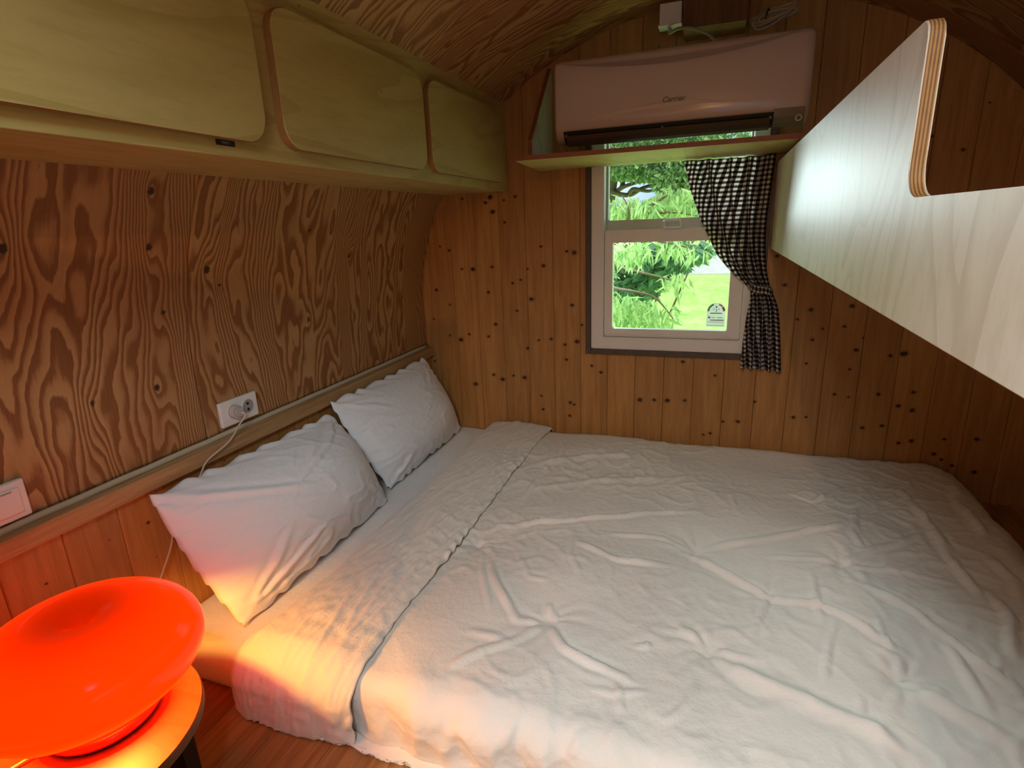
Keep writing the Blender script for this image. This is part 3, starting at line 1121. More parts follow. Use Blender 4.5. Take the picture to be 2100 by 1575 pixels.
# grey end with the power light
dg = [(1.7787, H + .2735), (1.7865, H + .2550), (1.7995, H + .2410), (1.818, H + .2340), (1.820, H + .2375), (1.801, H + .2440), (1.789, H + .2565), (1.7808, H + .2745)]
prism('display_cover', dg, 'x', AX0 + .6125, AX1 - .012, M['ac_grey'], ac)
pl = at_y(1637, 242, 1.785)
v, f = [], []
for k in range(24):
    t = 2 * math.pi * k / 24
    for r_ in (.0058, .0082):
        v.append((pl[0] + r_ * math.cos(t), 1.7795 + (0.46 * r_ * -math.sin(t)), pl[2] + r_ * math.sin(t) * .9))
f = [(2 * k, 2 * k + 1, (2 * k + 3) % 48, (2 * k + 2) % 48) for k in range(24)]
o = mesh('power_ring', v, f, M['white'], ac)
o.modifiers.new('t', 'SOLIDIFY').thickness = 0.0008


def crescent(name, a, b, sag0, sag1, mat, y, up):
    o1, o2 = [], []
    for t in np.linspace(0, 1, 30):
        x = a[0] + (b[0] - a[0]) * t
        z = a[1] + (b[1] - a[1]) * t
        o1.append((x, z + up * sag0 * 4 * t * (1 - t)))
        o2.append((x, z + up * sag1 * 4 * t * (1 - t)))
    bm = bmesh.new()
    va = [bm.verts.new((p[0], y, p[1])) for p in o1]
    vb = [bm.verts.new((p[0], y, p[1])) for p in o2]
    for i in range(29):
        if i == 0:
            bm.faces.new((va[0], va[1], vb[1]))
        elif i == 28:
            bm.faces.new((va[28], va[29], vb[28]))
        else:
            bm.faces.new((va[i], va[i + 1], vb[i + 1], vb[i]))
    o = from_bm(name, bm, mat, ac)
    sd = o.modifiers.new('t', 'SOLIDIFY')
    sd.thickness = 0.0008
    return o


crescent('upper_arc', (AX0 + .03, H + .450), (AX1 - .035, H + .455), 0.017, 0.032, M['ac_arc'], AYF - .0004, -1)
crescent('lower_arc', (AX0 + .05, H + .283), (AX1 - .105, H + .296), 0.030, 0.018, M['ac_silver'], AYF - .0004, 1)
tl = at_y(1381, 203, AYF)
text('lettering', 'Carrier', (tl[0], AYF - .0008, tl[2]), 0.0200, (1, 0, 0), (0, 0, 1), M['ink'], ac, shear=0.30, depth=0.0003, stretch=1.05)

# timber box, junction box and cables above the air conditioner
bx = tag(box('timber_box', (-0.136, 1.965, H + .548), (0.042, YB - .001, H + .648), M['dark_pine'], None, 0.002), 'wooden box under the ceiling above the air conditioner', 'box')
j0, j1 = at_y(1353, 15, 2.0), at_y(1400, 50, 2.0)
jb = tag(empty('junction_box', (j0[0], 2.0, H + .572)), 'small white junction box under the ceiling above the air conditioner', 'junction box')
box('cover', (-0.208, 1.992, H + .576), (-0.142, 2.035, H + .634), M['white'], jb, 0.003)
box('lip', (-0.211, 1.986, H + .571), (-0.1415, 2.040, H + .5755), M['white'], jb, 0.001)
tube('cable', [(-.176, 2.02, H + .572), (-.178, 2.00, H + .553), (-.15, 1.98, H + .556), (-.11, 1.955, H + .545), (-.06, 1.95, H + .52), (-.03, 1.955, H + .49)], 0.0045, M['cable'], jb)
cb = tag(empty('cable_bundle', (0.12, 1.93, H + .462)), 'coil of ivory cable tied up on top of the air conditioner', 'cable')
c0 = at_y(1580, 32, 1.90)


def loop(ax, az, tilt, w):
    pts = []
    for k in range(17):
        t = 2 * math.pi * k / 16
        a_, b_ = ax * math.cos(t), az * math.sin(t) * (1 - 0.35 * math.cos(t))
        pts.append((c0[0] + a_ * math.cos(tilt) - b_ * math.sin(tilt) + w, 1.905 + 0.012 * math.sin(t + w * 90), max(c0[2] + a_ * math.sin(tilt) + b_ * math.cos(tilt), H + .4665)))
    return pts


for ax, az, ti, w in ((.052, .013, .30, .004), (.055, .020, .42, .008), (.046, .010, .12, -.004), (.058, .016, .5, .012), (.05, .012, .2, .02)):
    tube('loop', loop(ax, az, ti, w), 0.0038, M['cable'], cb, 7)
tube('tie', [(c0[0] - .012, 1.888, c0[2] - .010), (c0[0] - .010, 1.884, c0[2] + .004), (c0[0] - .006, 1.892, c0[2] + .016), (c0[0] - .002, 1.92, c0[2] + .010)], 0.0022, M['black'], cb, 6)

# ------------------------------------------------------------------ curtain
cu = tag(empty('curtain', (0.1, 2.06, H - 0.51)), 'brown and white gingham curtain tied back beside the window', 'curtain')


def cloth_rows(rows, nu, nv, pleats, depth, y0, W, seed, vtop):
    zs = np.array([r_[0] for r_ in rows])[::-1]
    xl = np.array([r_[1] for r_ in rows])[::-1]
    xr = np.array([r_[2] for r_ in rows])[::-1]
    dp = np.array([r_[3] for r_ in rows])[::-1]
    zt, zb = rows[0][0], rows[-1][0]
    z = np.linspace(zt, zb, nv)
    s = np.linspace(0, 1, nu)

    def sm(arr):                               # smooth interpolation
        zz = np.interp(z, zs, arr)
        k = np.ones(9) / 9
        pad = np.r_[np.full(4, zz[0]), zz, np.full(4, zz[-1])]
        pad[:4] = zz[0] + (zz[0] - zz[1]) * np.arange(4, 0, -1)
        pad[-4:] = zz[-1] + (zz[-1] - zz[-2]) * np.arange(1, 5)
        return np.convolve(pad, k, 'valid')
    XL_, XR_, DP = sm(xl), sm(xr), sm(dp)
    S, Z = np.meshgrid(s, z)
    warp = S + 0.045 * gnoise(S * 3.0 + 5, Z * 1.5, seed) * np.sin(np.pi * S)
    X = XL_[:, None] + (XR_ - XL_)[:, None] * S
    ph = 2 * np.pi * pleats * warp
    fold = np.sin(ph) + 0.35 * np.sin(2.3 * ph + 1.0)
    X = X + 0.16 * (XR_ - XL_)[:, None] / pleats * np.cos(ph) * np.sin(np.pi * S)
    Y = y0 - DP[:, None] * (0.5 + 0.5 * fold) - 0.004 * gnoise(S * 9, Z * 14, seed + 4)
    P = np.stack([X, Y, Z], -1).reshape(-1, 3)
    uv = np.stack([(S - 1) * np.interp(Z, [zb, zt], [W[1], W[0]]), Z - vtop], -1).reshape(-1, 2)
    return P, grid_faces(nu, nv), uv


CZ = lambda z: H + z
rows = [(CZ(.186), -.120, .158, .034), (CZ(.10), -.098, .152, .036), (CZ(.0), -.060, .146, .036), (CZ(-.06), -.030, .146, .036), (CZ(-.12), .000, .151, .034), (CZ(-.18), .050, .160, .026),
        (CZ(-.215), .092, .170, .024), (CZ(-.236), .113, .176, .022)]
P, Fc, uv = cloth_rows(rows, 220, 110, 4.5, .02, 2.078, (0.285, 0.105), 3, 0)
o = mesh('drape', P, Fc, M['gingham'], cu, True, uv=uv)
o.modifiers.new('t', 'SOLIDIFY').thickness = 0.0008
rows = [(CZ(-.236), .115, .176, .022), (CZ(-.262), .117, .190, .026), (CZ(-.30), .112, .205, .028), (CZ(-.35), .107, .213, .030), (CZ(-.42), .103, .222, .030), (CZ(-.46), .103, .226, .030), (CZ(-.512), .100, .232, .030)]
P, Fc, uv = cloth_rows(rows, 160, 70, 4.5, .02, 2.080, (0.095, 0.135), 8, 0.004)
sx_ = (P[:, 0] - .10) / .13
P[:, 2] -= np.clip((CZ(-.40) - P[:, 2]) / .11, 0, 1) * 0.010 * np.clip(sx_, 0, 1) ** .5
o = mesh('tail', P, Fc, M['gingham'], cu, True, uv=uv)
o.modifiers.new('t', 'SOLIDIFY').thickness = 0.0008
# tie band round the waist of the curtain
v = []
nu, nv = 40, 8
for j in range(nv):
    for i in range(nu):
        t = 2 * math.pi * i / nu
        w = j / (nv - 1) - .5
        v.append((0.146 + .038 * math.cos(t) * (1 + .05 * math.sin(5 * t)), 2.065 + .026 * math.sin(t), CZ(-.237) + w * .022 - .010 * math.cos(t) + .002 * math.sin(4 * t)))
uvb = [(0.3 * (i % nu) / nu, 0.018 * (i // nu) / nv + .003) for i in range(nu * nv)]
o = mesh('tie_band', v, grid_faces(nu, nv, True), M['gingham'], cu, True, uv=uvb)
o.modifiers.new('t', 'SOLIDIFY').thickness = 0.0015

# ------------------------------------------------------------------ socket and switch on the left wall
XW = CX - HW
so = tag(empty('wall_socket', (XW, 1.056, H - .469)), 'white double wall socket with a clear plug above the ledge', 'socket')
y0, y1, z0, z1 = .996, 1.117, H - .4685, H - .4035
pl_ = box('plate', (XW + .0005, y0, z0), (XW + .011, y1, z1), M['white'], so, 0.002)


def disc(name, c, r, t, mat, parent, n=28):
    v = []
    for xx in (c[0], c[0] + t):
        for k in range(n):
            a = 2 * math.pi * k / n
            v.append((xx, c[1] + r * math.cos(a), c[2] + r * math.sin(a)))
    f = [(k, (k + 1) % n, n + (k + 1) % n, n + k) for k in range(n)] + [tuple(range(n))[::-1], tuple(range(n, 2 * n))]
    return mesh(name, v, f, mat, parent)


def ring(name, c, r0, r1, t, mat, parent, n=28):
    v = []
    for xx in (c[0], c[0] + t):
        for rr_ in (r0, r1):
            for k in range(n):
                a = 2 * math.pi * k / n
                v.append((xx, c[1] + rr_ * math.cos(a), c[2] + rr_ * math.sin(a)))
    f = []
    for k in range(n):
        j = (k + 1) % n
        f += [(2 * n + k, 2 * n + j, 3 * n + j, 3 * n + k), (k, n + k, n + j, j), (k, j, 2 * n + j, 2 * n + k), (n + k, 3 * n + k, 3 * n + j, n + j)]
    return mesh(name, v, f, mat, parent)


zc_ = (z0 + z1) / 2
sk2 = (XW + .0112, 1.084, zc_ + .001)
ring('outlet_rim', sk2, .0185, .0205, .0012, M['white'], pl_)
disc('outlet_well', (XW + .0108, 1.084, zc_ + .001), .0183, .0006, M['grey'], pl_)
disc('pin_hole', (XW + .0113, 1.0835, zc_ + .008), .0042, .0006, M['black'], pl_, 12)
disc('pin_hole', (XW + .0113, 1.0835, zc_ - .008), .0042, .0006, M['black'], pl_, 12)
ring('outlet_rim', (XW + .0112, 1.036, zc_ + .001), .0185, .0205, .0012, M['white'], pl_)

sw_ = tag(empty('light_switch', (XW, .50, H - .474)), 'white light switch plate at the left edge above the ledge', 'switch')
q = box('plate', (XW + .0005, .440, H - .4735), (XW + .012, .560, H - .4035), M['white'], sw_, 0.0025)
box('rocker', (XW + .0121, .452, H - .462), (XW + .0150, .548, H - .415), M['white'], q, 0.001)
box('indicator', (XW + .0151, .520, H - .4205), (XW + .0157, .536, H - .4180), M['grey'], q)

# ------------------------------------------------------------------ bed
ZM = H - 0.850        # top of the mattress
mt = tag(empty('mattress', (-0.18, 1.37, 0)), 'low mattress in a white fitted sheet on the floor', 'mattress')


def rounded_box(name, lo, hi, r, mat, parent, bump=0.0, seed=0):
    bm = bmesh.new()
    bm_box(bm, lo, hi)
    bmesh.ops.bevel(bm, geom=bm.edges[:], offset=r, segments=5, affect='EDGES', profile=0.5)
    return from_bm(name, bm, mat, parent, True)


MX0, MX1, MY0, MY1 = XL + 0.004, 0.77, 0.692, YB - 0.006
# sheet surface with soft drag lines
nu, nv = 200, 150
v = []
prof_s = []
for i in range(nv):
    t = i / (nv - 1)
    L = (MY1 - MY0) + .14
    s = t * L
    if s < (MY1 - MY0 - .035):
        prof_s.append((MY1 - s, ZM, 0))
    elif s < (MY1 - MY0 - .035) + .055:
        a = (s - (MY1 - MY0 - .035)) / .055 * math.pi / 2
        prof_s.append((MY0 + .035 - .035 * math.sin(a), ZM - .035 + .035 * math.cos(a), a))
    else:
        zz = ZM - .035 - (s - (MY1 - MY0 - .035) - .055)
        prof_s.append((MY0 + max(0, (0.03 - zz)) * .6, max(zz, 0.002), math.pi / 2))
for (yy, zz, a) in prof_s:
    for j in range(nu):
        x = MX0 + (MX1 - MX0) * j / (nu - 1)
        e = min(1.0, (x - MX0) / .03, (MX1 - x) / .03)
        h_ = 0.0028 * gnoise(x * 9 + yy * 6, yy * 3.0 - x * 3, 21) + 0.0012 * gnoise(x * 26, yy * 20, 22)
        q = 0.012 * (1 - math.sqrt(max(0, 1 - (1 - max(0, e)) ** 2)))
        v.append((x, yy - math.sin(a) * h_, zz + math.cos(a) * (h_ - q)))
Pm = np.array(v)
mesh('fitted_sheet', Pm, grid_faces(nu, nv), M['sheet'], mt, True)
box('core', (MX0 + .004, MY0 + .045, 0.001), (MX1 - .006, MY1 - .002, ZM - .022), M['sheet'], mt, 0.01)

# --- duvet
ZD = ZM + 0.040


def bedpt(x, y, sc=1.75, ox=900, oy=800):
    p = at_z(ox + x / sc, oy + y / sc, ZD)
    return p[0], p[1]


RID = [([(170, 480), (500, 478), (760, 455), (950, 440)], 8, 12), ([(480, 560), (640, 615), (850, 640)], 8, 11),
       ([(830, 560), (960, 620), (1180, 735), (1340, 770), (1500, 860), (1700, 980)], 9, 14), ([(930, 570), (1100, 545), (1280, 520), (1450, 495)], 9, 13),
       ([(1450, 640), (1650, 660), (1870, 690)], 7, 10), ([(1480, 690), (1700, 800), (1900, 960), (2100, 1090)], 8, 14),
       ([(970, 940), (1150, 1050), (1350, 1150), (1550, 1240), (1700, 1330)], 13, 24), ([(1690, 1080), (1850, 1170), (2100, 1300)], 10, 20),
       ([(150, 560), (170, 680), (190, 800)], 6, 8), ([(160, 570), (230, 720), (280, 830), (400, 830)], 8, 10),
       ([(400, 830), (300, 880), (150, 950), (20, 1010)], 8, 12), ([(390, 830), (450, 930), (540, 980), (650, 1030), (720, 1060)], 8, 12),
       ([(430, 830), (380, 760)], 7, 9), ([(470, 500), (470, 600), (520, 700)], 4, 8), ([(1500, 430), (1480, 520), (1520, 580)], 11, 11),
       ([(1700, 420), (1850, 620), (1960, 750)], 10, 16), ([(1960, 700), (2060, 830), (2080, 980)], 11, 13), ([(2020, 960), (2010, 1030)], 5, 8),
       ([(1570, 820), (1580, 890), (1620, 950)], 7, 8), ([(1330, 650), (1360, 760), (1370, 860)], 6, 8), ([(1420, 840), (1390, 960), (1360, 1060)], 6, 8),
       ([(1210, 690), (1160, 800), (1110, 910)], 5, 8), ([(700, 915), (750, 905)], 7, 8), ([(640, 1060), (650, 1170)], 6, 8),
       ([(300, 1170), (220, 1240)], 6, 9), ([(540, 1220), (470, 1300)], 6, 9), ([(650, 1190), (590, 1290)], 6, 8), ([(930, 1050), (880, 1130), (830, 1200)], 6, 8),
       ([(330, 270), (520, 250), (700, 240)], 6, 22), ([(330, 350), (600, 330), (900, 320)], 6, 26), ([(1260, 370), (1340, 400), (1400, 370)], 7, 9),
       ([(1640, 350), (1760, 500)], 8, 12), ([(1850, 320), (1880, 420), (1960, 540)], 12, 18), ([(1380, 520), (1470, 470)], 6, 9),
       ([(600, 690), (620, 640)], 4, 7), ([(280, 590), (330, 680), (390, 690)], 4, 8), ([(760, 850), (900, 880), (960, 930)], 6, 12),
       ([(1000, 930), (1140, 985)], 9, 9), ([(1660, 1040), (1640, 970), (1560, 930)], 7, 10), ([(1660, 1050), (1830, 1100)], 9, 10),
       ([(1450, 625), (1330, 610), (1180, 600)], 7, 10), ([(1450, 625), (1540, 590), (1760, 520)], 6, 12), ([(920, 570), (800, 540), (560, 520)], 5, 10),
       ([(100, 880), (230, 890)], 5, 14), ([(520, 1080), (640, 1100), (760, 1080)], 5, 9), ([(1800, 900), (1900, 1040), (1980, 1200)], 7, 14),
       ([(1500, 1100), (1510, 1190)], 5, 8), ([(430, 240), (360, 300), (300, 400)], 5, 10), ([(1040, 380), (1060, 430)], 5, 7), ([(1980, 600), (2060, 680), (2100, 800)], 10, 14)]
TUF = [(965, 935), (1660, 1045), (1450, 630), (920, 572), (390, 830), (1190, 738), (140, 545)]


def seg_dist(X, Y, a, b):
    dx, dy = b[0] - a[0], b[1] - a[1]
    L = dx * dx + dy * dy
    t = np.clip(((X - a[0]) * dx + (Y - a[1]) * dy) / L, 0, 1)
    return np.hypot(X - a[0] - t * dx, Y - a[1] - t * dy), t


def wrinkles(X, Y):
    wx = X + 0.010 * gnoise(X * 8, Y * 8, 31)
    wy = Y + 0.010 * gnoise(X * 8 + 40, Y * 8, 32)
    h = 0.012 * gnoise(X * 2.3, Y * 2.3, 41) + 0.006 * gnoise(X * 5.1, Y * 5.1, 42)
    for pts, am, wd in RID:
        q = [bedpt(*p) for p in pts]
        n_ = len(q) - 1
        best = None
        tt = None
        for i in range(n_):
            d, t = seg_dist(wx, wy, q[i], q[i + 1])
            t = (i + t) / n_
            if best is None:
                best, tt = d, t
            else:
                m_ = d < best
                best = np.where(m_, d, best)
                tt = np.where(m_, t, tt)
        tap = np.clip(np.minimum(tt, 1 - tt) * 5, 0.15, 1)
        w = wd * 0.001 * 0.52
        h += am * 0.00125 * tap * (0.75 + 0.55 * gnoise(X * 11, Y * 11, 33)) * (1.05 * np.exp(-np.sqrt(best ** 2 + 2e-6) / (0.95 * w)) + 0.35 * np.exp(-best / (w * 3.0)) - 0.30 * np.exp(-((best - 2.3 * w) / (1.2 * w)) ** 2))
    for i, p in enumerate(TUF):
        cx, cy = bedpt(*p)
        d = np.hypot(wx - cx, wy - cy)
        an = np.arctan2(wy - cy, wx - cx)
        h -= 0.009 * np.exp(-(d / 0.020) ** 2) + 0.008 * np.exp(-(d / 0.09) ** 2)
        h += 0.0016 * np.exp(-(d / 0.11) ** 2) * (1 - np.exp(-(d / 0.018) ** 2)) * np.sin(an * 9 + 3 * gnoise(X * 12, Y * 12, 60 + i) + i)
    # crinkle
    c1 = 1 - np.abs(gnoise(wx * 13 + wy * 4, wy * 10 - wx * 4, 51)) * 2.2
    c2 = 1 - np.abs(gnoise(wx * 27, wy * 27, 52)) * 2.2
    msk = np.clip(0.55 + 0.9 * gnoise(X * 2.6, Y * 2.6, 53), 0.15, 1.2)
    h += 0.0050 * msk * np.clip(c1, 0, 1) ** 3 + 0.0022 * msk * np.clip(c2, 0, 1) ** 2
    return h


def drop_profile(s, r):
    """horizontal run and drop for a sheet that leaves the edge with radius r, s measured from the start of the bend"""
    arc = r * np.pi / 2
    a = np.clip(s / r, 0, np.pi / 2)
    run = r * np.sin(a)
    drop = r * (1 - np.cos(a)) + np.clip(s - arc, 0, None)
    return run, drop


def bed_sheet(x0, x1, nx, sy0, sy1, ny, lift, hfun, yedge, xedge, r):
    """x range, s = distance from the back wall edge; returns the draped grid"""
    xs = np.linspace(x0, x1, nx)
    ss = np.linspace(sy0, sy1, ny)
    X, S = np.meshgrid(xs, ss)
    Yf = (YB - 0.012) - S                        # flattened position
    hh = hfun(X, Yf)
    sy_ = np.clip(yedge - Yf, 0, None)
    run, drop = drop_profile(sy_, r)
    Yp = np.where(Yf > yedge, Yf, yedge - run)
    sx = np.clip(X - xedge, 0, None)
    runx, dropx = drop_profile(sx, 0.09)
    Xp = np.where(X < xedge, X, xedge + runx)
    tilt = np.clip(sy_ / (r * 1.57), 0, 1)
    tilx = np.clip(sx / (0.09 * 1.57), 0, 1)
    Z = ZD + lift - drop - dropx + hh * (1 - tilt) * (1 - tilx)
    Yp = Yp - hh * tilt * 1.4
    Xp = Xp + hh * tilx * 1.4
    low = 0.006 - Z
    Yp = np.where(low > 0, Yp - np.clip(low, 0, .05) * 0.5 * (tilt > .5), Yp)
    Z = np.maximum(Z, 0.004 + 0.002 * np.abs(gnoise(X * 30, S * 30, 9)))
    return np.stack([Xp, Yp, Z], -1), X, Yf


duv = tag(empty('duvet', (0.0, 1.35, ZM)), 'rumpled cream quilted duvet with its top edge folded back across the bed', 'duvet')
FOLD_L, FOLD_R = -0.862, -0.600


def h_main(X, Y):
    h = wrinkles(X, Y)
    h += 0.010 * np.clip((X - 0.35) / .35, 0, 1) * gnoise(X * 9, Y * 5, 71)
    h += 0.012 * np.clip((0.80 - Y) / .12, 0, 1) * gnoise(X * 14 + Y * 3, Y * 4, 72)
    # the back edge slopes down to the mattress by the wall
    b = np.clip((YB - 0.012 - Y) / 0.07, 0, 1)
    h -= 0.028 * (1 - b) ** 2
    e = np.clip((X - FOLD_L) / 0.03, 0, 1)
    return h - 0.035 * (1 - e) ** 2


P, X, Yf = bed_sheet(FOLD_L + .01, 0.95, 330, 0.0, 1.62, 300, 0.0, h_main, 0.735, 0.70, 0.050)
o = mesh('cover', P.reshape(-1, 3), grid_faces(330, 300), M['duvet'], duv, True)
sd = o.modifiers.new('t', 'SOLIDIFY')
sd.thickness = 0.004
sd.offset = -1


# folded-back strip lying on top of the cover
def h_fold(X, Y):
    left = FOLD_L + 0.020 * gnoise(Y * 2.2, Y * 0, 81) - 0.012 * np.clip((0.9 - Y) / .2, 0, 1)
    t = np.clip((X - left) / (FOLD_R - left), 0, 1)
    h = 0.004 * gnoise(X * 3, Y * 3, 82)
    # long drag lines running along the strip, slightly oblique
    q = X * 26 + Y * 3.4
    h += 0.0055 * np.clip(1 - np.abs(gnoise(q, Y * 2.1 + X, 83)) * 2.4, 0, 1) ** 2 * np.clip(0.5 + gnoise(X * 4, Y * 3, 84), 0.1, 1)
    q = X * 44 - Y * 9
    h += 0.0032 * np.clip(1 - np.abs(gnoise(q, Y * 5 + X * 2, 85)) * 2.4, 0, 1) ** 2
    h += 0.0015 * gnoise(X * 40, Y * 40, 86)
    return h


nx, ny = 90, 330
xs = np.linspace(0, 1, nx)
strip = []
ss = np.linspace(0.0, 1.60, ny)
Tn, S = np.meshgrid(xs, ss)
Yf = (YB - 0.012) - S
Lft = FOLD_L + 0.016 * gnoise(Yf * 2.4, Yf * 0 + .3, 81) - 0.030 * np.clip((0.95 - Yf) / .3, 0, 1)
Rgt = FOLD_R + 0.010 * gnoise(Yf * 3.1, Yf * 0 + .7, 87) + 0.0035 * gnoise(Yf * 34, Yf * 0, 88)
X = Lft + (Rgt - Lft) * Tn
hf = h_fold(X, Yf)
roll = np.clip(Tn / 0.11, 0, 1)
hemr = np.clip((1 - Tn) / 0.07, 0, 1)
ruff = 0.0055 * np.sin(Yf * 105 + 5 * gnoise(Yf * 6, Yf * 0, 89)) * (1 - hemr) * np.clip(0.4 + gnoise(Yf * 3, Yf * 0, 90), 0, 1)
under = wrinkles(X, Yf) * np.clip((Tn - .5) * 2, 0.0, 1)
hz = 0.006 + hf * np.minimum(roll, 1) + 0.010 * np.sin(np.pi * np.clip(Tn, 0, 1)) - 0.040 * (1 - np.sqrt(1 - (1 - roll) ** 2)) - 0.004 * (1 - hemr) ** 2 + ruff + np.maximum(under, -0.006) + 0.004
b = np.clip((YB - 0.012 - Yf) / 0.05, 0, 1)
hz = hz - 0.018 * (1 - b) ** 2
yedge, r = 0.735, 0.055
sy_ = np.clip(yedge - Yf, 0, None)
run, drop = drop_profile(sy_, r)
Yp = np.where(Yf > yedge, Yf, yedge - run)
tilt = np.clip(sy_ / (r * 1.57), 0, 1)
Z = ZD - drop + hz * (1 - tilt)
Yp = Yp - (hz * 0.9 + 0.006 + 0.006 * gnoise(X * 16, Yf * 5, 92)) * tilt
Z = np.maximum(Z, 0.006 + 0.004 * np.abs(gnoise(X * 22, Yf * 9, 93)))
Pf = np.stack([X, Yp, Z], -1).reshape(-1, 3)
o = mesh('turned_back_edge', Pf, grid_faces(nx, ny), M['duvet'], duv, True)
sd = o.modifiers.new('t', 'SOLIDIFY')
sd.thickness = 0.0035
sd.offset = -1

# --- pillows


def pillow(name, label, c00, c10, c11, c01, puff, seed, creases, mat):
    """c00 bottom near, c10 bottom far, c11 top far, c01 top near"""
    p = tag(empty(name, ((c00[0] + c10[0]) / 2, (c00[1] + c10[1]) / 2, min(c00[2], c10[2]))), label, 'pillow', 'white pillows at the bed head')
    n = 110
    u = np.linspace(0, 1, n)
    U, V = np.meshgrid(u, u)
    a, b, c, d = [np.array(q) for q in (c00, c10, c11, c01)]
    # edges pull in between the corners
    Ui = U - 0.018 * np.sin(np.pi * V) * (1 - 2 * U)
    Vi = V + 0.015 * np.sin(np.pi * U) * (1 - 2 * V)
    B = (a[None, None] * ((1 - Ui) * (1 - Vi))[..., None] + b[None, None] * (Ui * (1 - Vi))[..., None] + c[None, None] * (Ui * Vi)[..., None] + d[None, None] * ((1 - Ui) * Vi)[..., None])
    nrm = np.cross(b - a, d - a)
    nrm /= np.linalg.norm(nrm)
    if nrm[0] < 0:
        nrm = -nrm
    Eu = np.clip(np.minimum(U, 1 - U) * 2, 0, 1)
    Ev = np.clip(np.minimum(V, 1 - V) * 2, 0, 1)
    pf = (1 - (1 - Eu) ** 2.3) * (1 - (1 - Ev) ** 2.3)
    pf = pf ** 0.72
    edge = np.minimum(Eu, Ev)
    # gathers that run in from the hem and from the corners
    g = 0.0045 * np.sin(V * 60 + 6 * gnoise(U * 4, V * 6, seed)) * np.exp(-((U) / 0.10)) * 0.8
    g = g + 0.0035 * np.sin(U * 55 + 6 * gnoise(U * 6, V * 4, seed + 1)) * np.exp(-V / 0.10)
    w1 = np.clip(1 - np.abs(gnoise(U * 5 + V * 6, V * 3 - U * 3, seed + 2)) * 2.3, 0, 1) ** 3
    w2 = np.clip(1 - np.abs(gnoise(U * 9 - V * 4, V * 9, seed + 3)) * 2.3, 0, 1) ** 3
    wr = 0.006 * w1 * np.clip(.4 + gnoise(U * 2, V * 2, seed + 4), 0, 1) + 0.003 * w2 * np.clip(.3 + gnoise(U * 3, V * 3, seed + 5), 0, 1)
    for (u0, v0, u1, v1, am, wd) in creases:
        dd, t = seg_dist(U + 0.02 * gnoise(U * 6, V * 6, seed + 9), V + 0.02 * gnoise(U * 6, V * 6, seed + 8), (u0, v0), (u1, v1))
        tap = np.clip(np.minimum(t, 1 - t) * 4, .1, 1)
        wr = wr + am * tap * (np.exp(-(dd / wd) ** 2) - 0.5 * np.exp(-((dd - 2 * wd) / wd) ** 2))
    lump = 0.010 * gnoise(U * 2.2, V * 2.2, seed + 6)
    front = puff * pf + (wr + lump + g * 1.0) * np.clip(edge * 5, 0, 1)
    rim = 0.006 * np.sin((U + V) * 46 + 4 * gnoise(U * 5, V * 5, seed + 7)) * np.clip(1 - edge * 8, 0, 1)
    Fp = B + nrm * front[..., None] + np.array([0, 0, 1.0]) * rim[..., None]
    Bp = B - nrm * (puff * 0.42 * pf)[..., None] + np.array([0, 0, 1.0]) * rim[..., None]
    Bp[..., 0] = np.maximum(Bp[..., 0], XL + 0.003)
    Bp[..., 2] = np.maximum(Bp[..., 2], ZM + 0.002)
    Fp[..., 2] = np.maximum(Fp[..., 2], ZM + 0.004)
    Fp[..., 0] = np.maximum(Fp[..., 0], XL + 0.004)
    V_ = np.concatenate([Fp.reshape(-1, 3), Bp.reshape(-1, 3)])
    f = grid_faces(n, n)
    f2 = [tuple(n * n + i for i in q[::-1]) for q in f]
    me_v = V_
    o = mesh('pillowcase', me_v, f + f2, mat, p, True)
    bm = bmesh.new()
    bm.from_mesh(o.data)
    bmesh.ops.remove_doubles(bm, verts=bm.verts[:], dist=0.0006)
    bmesh.ops.recalc_face_normals(bm, faces=bm.faces)
    bm.to_mesh(o.data)
    bm.free()
    o.data.polygons.foreach_set('use_smooth', [True] * len(o.data.polygons))
    return p


pillow('pillow', 'white pillow leaning on the boards in front of the socket, nearest the orange lamp',
       (-0.950, 0.775, H - .845), (-0.960, 1.392, H - .845), (-1.118, 1.362, H - .548), (-1.118, 0.748, H - .530), 0.120, 5,
       [(.02, .95, .45, .55, .006, .02), (.03, .05, .45, .25, .008, .018), (.02, .03, .30, .40, .006, .018), (.05, .02, .5, .10, .006, .02), (.98, .95, .65, .75, .006, .02), (.97, .05, .8, .3, .005, .02), (.35, .62, .75, .78, .004, .015)],
       M['pillow'])
pillow('pillow', 'white pillow standing in the far corner beside the back wall',
       (-0.995, 1.462, H - .845), (-1.005, 2.060, H - .845), (-1.118, 1.985, H - .512), (-1.118, 1.366, H - .512), 0.090, 15,
       [(.02, .97, .3, .7, .005, .02), (.03, .04, .25, .2, .006, .02), (.9, .9, .7, .7, .004, .02)], M['pillow'])

